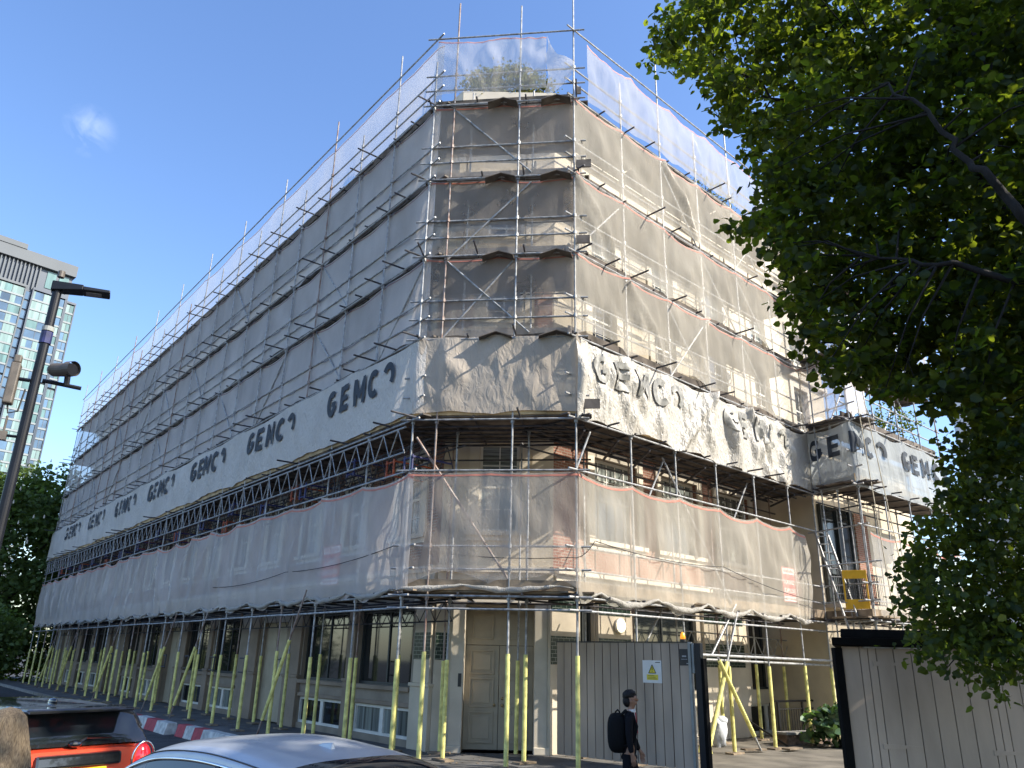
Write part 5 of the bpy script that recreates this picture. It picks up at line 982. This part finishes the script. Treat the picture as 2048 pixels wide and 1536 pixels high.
def figure(root,sk,hand=True,stride=.28):
    b=Sk(); t=b.chain([((0,0,.90),(.11,.085)),((.01,0,1.05),(.105,.08)),((.015,0,1.22),(.125,.085)),((.02,0,1.35),(.10,.075)),((.035,0,1.42),.052),((.05,0,1.475),.047),((.06,0,1.54),(.066,.078)),((.06,0,1.60),(.074,.088)),((.055,0,1.655),(.045,.055))])
    b.chain([((.115,0,1.525),(.035,.03)),((.135,0,1.52),(.012,.012))],t[6]); b.chain([((.128,0,1.575),(.03,.03)),((.155,0,1.56),(.010,.012))],t[7])
    for s in (-1,1):
        a=b.chain([((.02,s*.15,1.34),.03),((-.0 if s<0 else .03,s*.215,1.12),.030),((.03 if s<0 else .14,s*.235,.90),.026),((.045 if s<0 else .18,s*.235,.84),(.018,.032)),((.055 if s<0 else .19,s*.235,.79),(.014,.036))],t[3])
        for k,dx in enumerate((-.028,-.010,.009,.026)):
            l=(.06,.072,.068,.052)[k]; bx=(.055 if s<0 else .19)+dx
            b.chain([((bx,s*.232,.765),.0085),((bx+.012,s*.222,.765-l*.5),.008),((bx+.006,s*.205,.765-l*.95),.0065)],a[4])
        b.chain([(((.085 if s<0 else .22),s*.225,.82),.010),(((.098 if s<0 else .232),s*.215,.785),.009)],a[3])
        x=stride*s*.5
        b.chain([((.0,s*.085,.84),(.085,.085)),((x*.6+.03,s*.09,.48),.052),((x-.03*(s<0),s*.09,.10),.036),((x+.1,s*.09,.045),(.04,.035))],t[0])
    return skin('body',b.V,b.E,b.R,sk,root)
boy=empty('person',(1.82,12.3,0),R_(-8)); tag(boy,'person in black suit and red tie walking right past the fence','person')
figure(boy,'skin')
j=Sk(); t=j.chain([((-.01,0,.80),(.155,.125)),((0,0,.92),(.15,.12)),((.01,0,1.08),(.135,.11)),((.015,0,1.24),(.15,.115)),((.015,0,1.36),(.12,.09)),((.03,0,1.41),(.065,.06))])
for s in (-1,1): j.chain([((.015,s*.165,1.355),.068),((0 if s<0 else .03,s*.215,1.12),.056),((.034 if s<0 else .15,s*.236,.865),.04)],t[4])
skin('jacket',j.V,j.E,j.R,'suit_black',boy)
j=Sk(); t=j.chain([((0,0,.88),(.13,.1))])
for s in (-1,1): x=.28*s*.5; j.chain([((.0,s*.085,.80),(.10,.095)),((x*.6+.03,s*.09,.47),.072),((x,s*.09,.10),.06)],t[0])
skin('trousers',j.V,j.E,j.R,'suit_black',boy)
for s in (-1,1):
    x=.14*s; m=MB(); m.ell((x+.07,s*.09,.045),(.14,.05,.05),12,8); m.build('shoe','black_paint',boy,world=False,smooth=True)
m=MB(); m.ell((.022,0,1.625),(.100,.086,.088),22,14,fn=lambda q:(1.0+.13*noise.noise(q*5+Vector((2,0,0)))+(.10 if q.x>.3 and q.z>.3 else 0)) if q.z>-.25 or q.x<-.2 else .70); m.ell((-.005,0,1.55),(.072,.074,.085),14,10); m.build('hair','hair_black',boy,world=False,smooth=True)
for s in (-1,1):
    m=MB(); m.ell((.045,s*.08,1.555),(.02,.012,.032),10,8); m.build('ear','skin',boy,world=False,smooth=True)
    m=MB(); m.ell((.128,s*.032,1.585),(.008,.013,.007),8,6); m.build('eye','black_paint',boy,world=False)
m=MB(); m.hexa([(.10,-.05,1.30),(.13,0,1.20),(.135,0,1.20),(.105,-.05,1.30),(.075,-.045,1.42),(.10,0,1.405),(.11,.045,1.42),(.07,.045,1.42)]); m.tube([(.05,0,1.405),(.045,0,1.44)],.062,12); m.build('shirt','shirt_white',boy,world=False)
m=MB(); m.hexa([(.128,-.018,1.12),(.135,.018,1.12),(.14,.018,1.12),(.14,-.018,1.12),(.1,-.012,1.40),(.1,.012,1.40),(.115,.012,1.40),(.115,-.012,1.40)]); m.build('tie','tie_red',boy,world=False)
bp=empty('backpack',(1.70,12.31,1.12),R_(-8)); tag(bp,'black backpack worn by the person in the suit','backpack')
m=MB(); m.ell((-.04,0,.0),(.16,.18,.29),18,14,fn=lambda q:1/(abs(q.x)**3.2+abs(q.y)**3.2+abs(q.z)**3.2)**(1/3.2)*.93); m.build('bag','bag_black',bp,world=False,smooth=True)
m=MB(); m.tube([(0,-.02,.27),(-.03,0,.31),(-.07,.02,.27)],.012,6)
m.build('grab_loop','bag_black',bp,world=False)
for s in (-1,1):
    m=MB(); m.tube([(.02,s*.12,.24),(.08,s*.13,.30),(.18,s*.13,.27),(.245,s*.13,.1),(.2,s*.15,-.1),(.05,s*.15,-.17)],.018,6); m.build('strap','bag_black',bp,world=False,smooth=True)
wo=empty('person',(-3.12,5.3,0),R_(125)); tag(wo,'person with long straight blond hair seen from behind at the left edge','person')
figure(wo,'skin_fair')
j=Sk(); t=j.chain([((-.0,0,.60),(.17,.15)),((0,0,.92),(.15,.13)),((.01,0,1.1),(.13,.11)),((.015,0,1.27),(.15,.11)),((.03,0,1.41),(.07,.06))])
for s in (-1,1): j.chain([((.015,s*.15,1.355),.065),((0 if s<0 else .03,s*.21,1.12),.055),((.028 if s<0 else .13,s*.235,.905),.043)],t[3])
skin('coat',j.V,j.E,j.R,'coat_brown',wo)
m=MB(); hp=[]
for a in range(41):
    th=math.pi*(.12+1.76*a/40)   # around the back from one temple to the other
    col=[]
    for k in range(19):
        v=k/18; z=1.745-.02*0-v*.62; rad=.0
        if v<.16: f=math.sin(v/.16*math.pi/2); rad=.108*f; z=1.745-(1-math.cos(v/.16*math.pi/2))*.11
        else: rad=.108+.10*math.sin((v-.16)*1.7)+.008*math.sin(a*2.3+v*4); z=1.745-.11-(v-.16)*.56
        rad*=1+.05*noise.noise(Vector((a*.55,v*1.5,2)))+.10*math.sin(a*1.9)*v+.05*math.sin(a*3.7+1)
        col.append((.05+math.cos(th)*rad*1.0-.02*v,math.sin(th)*rad*1.02,z))
    hp.append(col)
m.grid(hp); m.ell((.05,0,1.63),(.108,.105,.112),16,12); m.build('hair','hair_blond',wo,world=False,smooth=True)
# ---------------------------------------------------------------- glass tower
TP=Vector((-134.6,216.0,0)); td=Vector((.682,.731,0)).normalized(); WT=64.0; FT=Fr(TP-td*WT,td)
tw=empty('glass_tower',FT.p(WT/2,0,0)); tag(tw,'tall pale blue green glass apartment tower in the distance on the left','tower')
X0=lambda s:WT-s   # s metres from right corner
m=MB(); m.box(0,WT,-22,-1.2,0,102.5,FT); m.build('core','tower_dark',tw)
m=MB(); m.box(0,WT-1.5,-22,-.9,111,114.6,FT); m.box(WT-46,WT-16,-20,-.7,114.6,116.2,FT); m.build('parapet','tower_panel',tw)
m=MB(); m.box(0,WT-2.0,-21,-2.2,102.5,111,FT); m.build('plant_level','tower_dark',tw)
m=MB(); x=WT-11.0
while x>0: m.box(x-.32,x,-2.2,-1.5,102.6,110.9,FT); x-=1.05
m.build('fins','tower_panel',tw)
m=MB(); m.box(WT-9,WT-6.5,-2.2,-2.0,105,110.5,FT); m.box(WT-5.6,WT-3,-2.2,-2.0,105,110.5,FT); m.build('upper_glazing','tower_glass_green',tw)
m=MB(); m.box(WT-40,WT-34,-16,-10,116.2,119.5,FT); m.box(WT-30,WT-27,-16,-11,116.2,118.6,FT); m.box(WT-24,WT-20,-16,-12,116.2,118.2,FT); m.build('roof_plant','concrete_white',tw)
bays=[(0.2,2.7),(3.1,12.0),(14.0,23.6),(27.4,37.6),(41.5,51.5)]
slabm=MB(); rest=MB(); cnt=0; rr=random.Random(11)
for bi,(a,b) in enumerate(bays):
    m=MB(); top=102.5 if bi!=3 else 104.0; top=101.5 if bi==0 else top
    for e in (a,b): m.box(X0(e)-.18,X0(e)+.18,-1.3,.12,6,top+.5,FT)
    m.box(X0(b)-.2,X0(a)+.2,-1.3,.2,top,top+.7,FT); m.build('bay_frame','tower_dark' if bi!=2 else 'tower_panel',tw)
    z=top-3.05; k=0
    while z>20:
        dark=(k%9==8)
        w=MB() if cnt<96 and bi<4 else rest; w.m=3 if dark else 4; w.box(X0(b)+.2,X0(a)-.2,-1.2,-.6 if dark else .05,z-.27,z+.27,FT); n=3 if bi else 2; c=rr.random(); x0=X0(b)+.2; xw=(X0(a)-.2-x0)/n
        for i in range(n):
            w.m=(0 if (c<.4)!=(rr.random()<.2) else rr.choice((1,2)))
            w.box(x0+i*xw+.07,x0+(i+1)*xw-.07,-.3,-.12,z+.34,z+2.7,FT)
            w.m=3; w.box(x0+i*xw-.05,x0+i*xw+.05,-.28,-.06,z+.34,z+2.7,FT)
            if rr.random()<.5 and bi: w.m=2; f=rr.uniform(.2,.5); w.box(x0+i*xw+.07,x0+(i+f)*xw,-.13,-.1,z+.34,z+2.7,FT)
        w.m=0
        if w is not rest: w.build('window_band',['tower_glass_blue','tower_glass_green','tower_glass_pale','tower_panel','concrete_white'],tw); cnt+=1
        z-=3.05; k+=1
for a,b in ((12.3,13.7),(23.9,27.2),(37.8,41.2),(51.8,58)):
    z=99
    while z>20: rest.m=0; rest.box(X0(b)+.1,X0(a)-.1,-1.2,-.9,z+.25,z+2.7,FT); z-=3.05
o=rest.build('window_band',['tower_glass_blue','tower_glass_green','tower_glass_pale','tower_panel','concrete_white'],tw); tag(o,kind='stuff')
# ---------------------------------------------------------------- pale block behind the tree
fb=empty('apartment_block',(30,40,0)); tag(fb,'pale rendered apartment block glimpsed behind the big tree on the right','building')
FB=Fr((24.95,41.1),(.86,-.5)); ops=[]
for z in (5.2,8.2,11.2,14.1,17.1,20.1,23.1):
    for s in (1.0,4.2,7.4,10.6,13.8): ops.append((s,s+1.5,z,z+1.25))
m=MB()
ss=sorted({0,17}|{o[0] for o in ops}|{o[1] for o in ops}); zz=sorted({0,26}|{o[2] for o in ops}|{o[3] for o in ops})
for a,b in zip(ss,ss[1:]):
    for c,d in zip(zz,zz[1:]):
        if not any(o[0]<=a and b<=o[1] and o[2]<=c and d<=o[3] for o in ops): m.quad(FB.p(a,0,c),FB.p(b,0,c),FB.p(b,0,d),FB.p(a,0,d))
m.quad(FB.p(0,0,0),FB.p(0,-12,0),FB.p(0,-12,26),FB.p(0,0,26)); m.quad(FB.p(0,0,26),FB.p(17,0,26),FB.p(17,-12,26),FB.p(0,-12,26)); m.build('wall','white_render',fb)
for o in ops:
    w=MB(); a,b,c,d=o
    w.box(a,a+.07,-.15,.03,c,d,FB); w.box(b-.07,b,-.15,.03,c,d,FB); w.box(a+.07,b-.07,-.15,.028,c,c+.07,FB); w.box(a+.07,b-.07,-.15,.028,d-.07,d,FB); w.box((a+b)/2-.03,(a+b)/2+.03,-.1,.02,c+.07,d-.07,FB)
    q=w.build('window','frame_white',fb); g=MB(); g.box(a+.07,b-.07,-.12,-.1,c+.07,d-.07,FB); g.build('pane','glass_blind',q)
m=MB(); 
for z in (6.9,10.0,13.0,16.0,19.0): m.box(.9,16,.002,.05,z-.1,z+.12,FB)
m.build('band','render_pink',fb)
# ---------------------------------------------------------------- trees
def trunk(par,pts,rad,limbs,name='trunk'):
    m=MB(); m.tube(pts,rad,10)
    for P,r in limbs: m.tube(P,r,7)
    return m.build(name,'bark',par,smooth=True)
def curve(P,n=5,j=.15,seed=0):
    r=random.Random(seed); out=[]
    for a,b in zip(P,P[1:]):
        a,b=Vector(a),Vector(b); L=(b-a).length
        for i in range(n): f=i/n; out.append(a.lerp(b,f)+Vector((r.uniform(-1,1),r.uniform(-1,1),r.uniform(-1,1)))*j*L*.12)
    out.append(Vector(P[-1])); return out
def blobs(t): return [tuple(float(q) for q in b.split(',')) for b in t.split()]
lt=empty('broadleaf_tree',(8.6,9.6,0)); tag(lt,'large dark leafed tree overhanging from the upper right','tree')
cb=blobs(CROWN); l=[]
for i,(x,y,z,r) in enumerate(cb):
    leaves(l,(x,y,z),(r,r,r*.85),int(145*(r/.4)**2)+24,.128,flat=.45,droop=.45,seed=100+i,clump=14,crad=.12)
leaves(l,(11.6,8.4,11.5),(4.3,4.6,6.2),5500,.30,seed=77,clump=26,crad=.45)  # out-of-view side of the crown, added to shade the visible leaves
leafmesh('crown','leaf_linden',l,lt)
T0=(8.6,9.6,0); T1=(8.4,9.5,4.5); T2=(8.0,9.4,8); T3=(7.6,9.4,12)
limbs=[]
def limb(P,r0,r1,s):
    c=curve(P,5,.6,s); limbs.append((c,[r0+(r1-r0)*i/(len(c)-1) for i in range(len(c))]))
limb([T1,(6.99,9.2,8.0),(6.69,9.4,8.96),(6.38,9.57,9.95),(5.9,9.8,10.9),(4.6,10.8,12.4)],.17,.02,1)
limb([(8.5,9.5,3.2),(7.2,8.2,5.2),(5.6,7.35,6.85),(5.3,7.5,7.6),(5.05,7.7,8.4),(4.7,7.9,9.1)],.085,.014,11)
limb([(7.2,8.2,5.2),(6.2,7.6,6.2),(5.0,8.0,6.6),(4.4,8.6,7.0)],.07,.01,12)
limb([T2,(6.96,8.7,9.84),(6.58,8.9,10.91),(5.7,9.5,12.6)],.12,.02,2)
limb([T1,(7.4,9.6,6.2),(6.0,10.3,7.3),(5.0,10.9,7.7)],.1,.012,3)
limb([(6.69,9.4,8.96),(5.7,10.2,9.6),(4.8,11,9.6)],.06,.01,4)
limb([(6.38,9.57,9.95),(5.2,10.6,10.9),(3.6,11.4,12.6)],.06,.01,5)
limb([T2,(7.2,9.6,8.6),(6.2,10.4,8.2),(5.5,10.9,6.9)],.08,.01,6)
limb([(6.0,10.3,7.3),(5.6,10.3,6.6),(5.3,10.5,6.0)],.03,.006,7)
used={}
nodes=[Vector(p) for L_ in limbs for p in L_[0][3:]]
for i,(x,y,z,r) in enumerate(cb):
    if i%2==0:
        q=Vector((x,y,z)); nn=min(nodes,key=lambda a:(a-q).length+.35*used.get(tuple(a),0))
        used[tuple(nn)]=used.get(tuple(nn),0)+1
        if (nn-q).length>2.2: continue
        mid=nn.lerp(q,.5)+Vector((0,0,.15)); limbs.append(([nn,mid,q],[.018,.011,.005]))
trunk(lt,[T0,(8.55,9.55,2),T1,T2,T3],[.34,.3,.26,.2,.08],limbs)
el=empty('climbing_shrub',(7.6,12.8,0)); tag(el,'dark dense shrub spilling over the roof of the board shed','shrub')
mb_=blobs(MASS); l=[]
for i,(x,y,z,r) in enumerate(mb_): leaves(l,(x,y,z),(r,r*1.1,r*.85),int(150*(r/.36)**2)+16,.09,flat=.3,droop=.6,seed=900+i,clump=10,crad=.11)
leafmesh('foliage','leaf_dark',l,el)
m=MB(); E0=Vector((8.8,13.2,0)); m.tube([E0,(8.6,12.4,2.7),(8.2,11.4,4.2)],[.12,.09,.05],8)
for i,(x,y,z,r) in enumerate(mb_):
    if i%3==0: m.tube([(8.5,12.2,3.0+.02*(i%40)),Vector((8.5,12.2,3.2)).lerp(Vector((x,y,z)),.5)+Vector((0,0,.35)),(x,y,z)],[.022,.014,.005],5)
m.build('stem','bark',el,smooth=True)
def bigtree(name,label,c,rad,n,size,mname,seed,base,blossom=0,clump=30,crad=.5,cat='tree'):
    r=empty(name,base); tag(r,label,cat); l=[]; rr=random.Random(seed); k=16
    leaves(l,c,tuple(q*.9 for q in rad),n//2,size,seed=seed,clump=clump,crad=crad)
    for i in range(k):
        a=rr.uniform(0,6.28); e=rr.uniform(-.7,1.2); q=(c[0]+math.cos(a)*math.cos(e)*rad[0]*.62,c[1]+math.sin(a)*math.cos(e)*rad[1]*.62,c[2]+math.sin(e)*rad[2]*.62)
        leaves(l,q,tuple(w*rr.uniform(.3,.46) for w in rad),n//(2*k),size,seed=seed+i+1,clump=clump,crad=crad*.8)
    leafmesh('crown',mname,l,r); lim=[]
    for i in range(9):
        a=i*.7+rr.uniform(-.2,.2); lim.append((curve([(base[0],base[1],c[2]-rad[2]*.6),(c[0]+math.cos(a)*rad[0]*.35,c[1]+math.sin(a)*rad[1]*.35,c[2]),(c[0]+math.cos(a)*rad[0]*.75,c[1]+math.sin(a)*rad[1]*.75,c[2]+rad[2]*rr.uniform(0,.6))],3,.4,i),[.14,.12,.1,.08,.06,.04,.02]))
    trunk(r,[base,(base[0],base[1],c[2]-rad[2]*.5),(c[0],c[1],c[2]+rad[2]*.5)],[.35,.28,.08],lim)
    if blossom:
        m=MB()
        for i in range(blossom):
            a=rr.uniform(3.4,6.4); e=rr.uniform(-.2,1.3); q=Vector((c[0]+math.cos(a)*math.cos(e)*rad[0]*.98,c[1]+math.sin(a)*math.cos(e)*rad[1]*.98,c[2]+math.sin(e)*rad[2]*.98)); m.tube([q,q+Vector((0,0,.1)),q+Vector((0,0,.24))],[.05,.045,.01],5)
        m.build('blossom','blossom',r)
    return r
bigtree('chestnut_tree','horse chestnut tree with pale blossom candles beyond the end of the left facade',(-36.3,56.5,8.3),(9.5,8,7.2),30000,.34,'leaf_chestnut',40,(-36.3,56.5,0),90,clump=26,crad=.55)
bigtree('round_bush_tree','low bushy tree below the chestnut at the left edge',(-26.0,37.0,2.25),(4.0,3.4,2.7),13000,.2,'leaf_chestnut',60,(-26,37,-.12),0,crad=.35)
bigtree('added_shade_tree','unseen tree added on the right to shade the board fence',(14.0,10.4,7.4),(4.6,4.6,5.4),9000,.32,'leaf_dark',70,(14,10.4,0),0,crad=.5)  # off-view tree, added so its crown keeps sun off the fence
bigtree('added_shade_tree','unseen tree added on the right to shade the silver car',(11.5,-1.0,9.2),(4.2,4.2,4.6),7000,.32,'leaf_dark',80,(11.5,-1.0,-.12),0,crad=.5)  # off-view tree, added to cast shade over the silver car
hg=empty('hedge',(-36,62,0)); tag(hg,'tall dark hedge closing the far end of the street behind the last props','hedge'); l=[]
for i in range(9): leaves(l,(-52+i*3.4,60+i*.7,3.2),(2.6,1.6,3.4),1300,.34,seed=300+i,clump=24,crad=.5)
for i in range(10): leaves(l,(-47+i*1.9,53.5+i*.55,1.3),(1.6,1.1,1.7),900,.26,seed=330+i,clump=20,crad=.35)
leafmesh('foliage','leaf_dark',l,hg); m=MB()
for i in range(9): m.tube([(-52+i*3.4,60+i*.7,0),(-52+i*3.4,60+i*.7,5)],[.1,.03],5)
m.build('stem','bark',hg)
# ---------------------------------------------------------------- camera, sun, sky
cam=bpy.data.cameras.new('Camera'); co=bpy.data.objects.new('Camera',cam); COL.objects.link(co); S.camera=co
cam.sensor_width=36; cam.sensor_fit='HORIZONTAL'; cam.lens=1540/2048*36; cam.clip_end=3000; cam.clip_start=.1
p=math.atan((1318-768)/1540); r=R_(1.3)
fwd=Vector((0,math.cos(p),math.sin(p))); ri=Vector((1,0,0)); up=Vector((0,-math.sin(p),math.cos(p)))
ri2=ri*math.cos(r)+up*math.sin(r); up2=up*math.cos(r)-ri*math.sin(r)
M=Matrix((ri2,up2,-fwd)).transposed().to_4x4(); M.translation=Vector((0,0,2.1)); co.matrix_world=M
WISP=(-0.4680,0.7040,0.5342)
SAZ,SEL=R_(108),R_(38)
sd=Vector((math.sin(SAZ)*math.cos(SEL),math.cos(SAZ)*math.cos(SEL),math.sin(SEL)))
sl=bpy.data.lights.new('Sun','SUN'); sl.energy=4.2; sl.angle=R_(.5); sl.color=(1,.93,.80); so=bpy.data.objects.new('Sun',sl); COL.objects.link(so); so.rotation_euler=sd.to_track_quat('Z','Y').to_euler()
w=bpy.data.worlds.new('World'); S.world=w; w.use_nodes=True; N=w.node_tree.nodes; L=w.node_tree.links; N.clear()
o=N.new('ShaderNodeOutputWorld'); bg=N.new('ShaderNodeBackground'); sk=N.new('ShaderNodeTexSky'); sk.sky_type='NISHITA'; sk.sun_disc=False; sk.sun_elevation=SEL; sk.sun_rotation=SAZ
sk.air_density=1.15; sk.dust_density=.9; sk.ozone_density=3.5; bg.inputs[1].default_value=.15
# faint wisp of cloud fixed in one direction of the sky
tc=N.new('ShaderNodeTexCoord'); vm=N.new('ShaderNodeVectorMath'); vm.operation='DISTANCE'; L.new(tc.outputs['Generated'],vm.inputs[0]); vm.inputs[1].default_value=WISP
mr=N.new('ShaderNodeMapRange'); mr.inputs[1].default_value=.03; mr.inputs[2].default_value=.0; mr.inputs[3].default_value=0; mr.inputs[4].default_value=.38; L.new(vm.outputs['Value'],mr.inputs[0])
nz=N.new('ShaderNodeTexNoise'); nz.inputs['Scale'].default_value=26; nz.inputs['Detail'].default_value=6; nz.inputs['Distortion'].default_value=.8; L.new(tc.outputs['Generated'],nz.inputs['Vector'])
m2=N.new('ShaderNodeMapRange'); m2.inputs[1].default_value=.42; m2.inputs[2].default_value=.75; L.new(nz.outputs['Fac'],m2.inputs[0])
ml=N.new('ShaderNodeMath'); ml.operation='MULTIPLY'; L.new(mr.outputs[0],ml.inputs[0]); L.new(m2.outputs[0],ml.inputs[1])
mx=N.new('ShaderNodeMix'); mx.data_type='RGBA'; L.new(ml.outputs[0],mx.inputs[0]); L.new(sk.outputs[0],mx.inputs[6]); mx.inputs[7].default_value=(6.5,6.8,7.4,1)
hs=N.new('ShaderNodeHueSaturation'); hs.inputs['Saturation'].default_value=1.1; hs.inputs['Hue'].default_value=.507; L.new(mx.outputs[2],hs.inputs['Color']); L.new(hs.outputs[0],bg.inputs[0]); L.new(bg.outputs[0],o.inputs[0])
S.view_settings.view_transform='Standard'; S.view_settings.look='None'; S.view_settings.gamma=1; S.view_settings.exposure=1.06
c=S.cycles; c.max_bounces=8; c.diffuse_bounces=4; c.glossy_bounces=3; c.transmission_bounces=4; c.transparent_max_bounces=24; c.use_denoising=True; c.sample_clamp_indirect=6; c.caustics_reflective=False; c.caustics_refractive=False
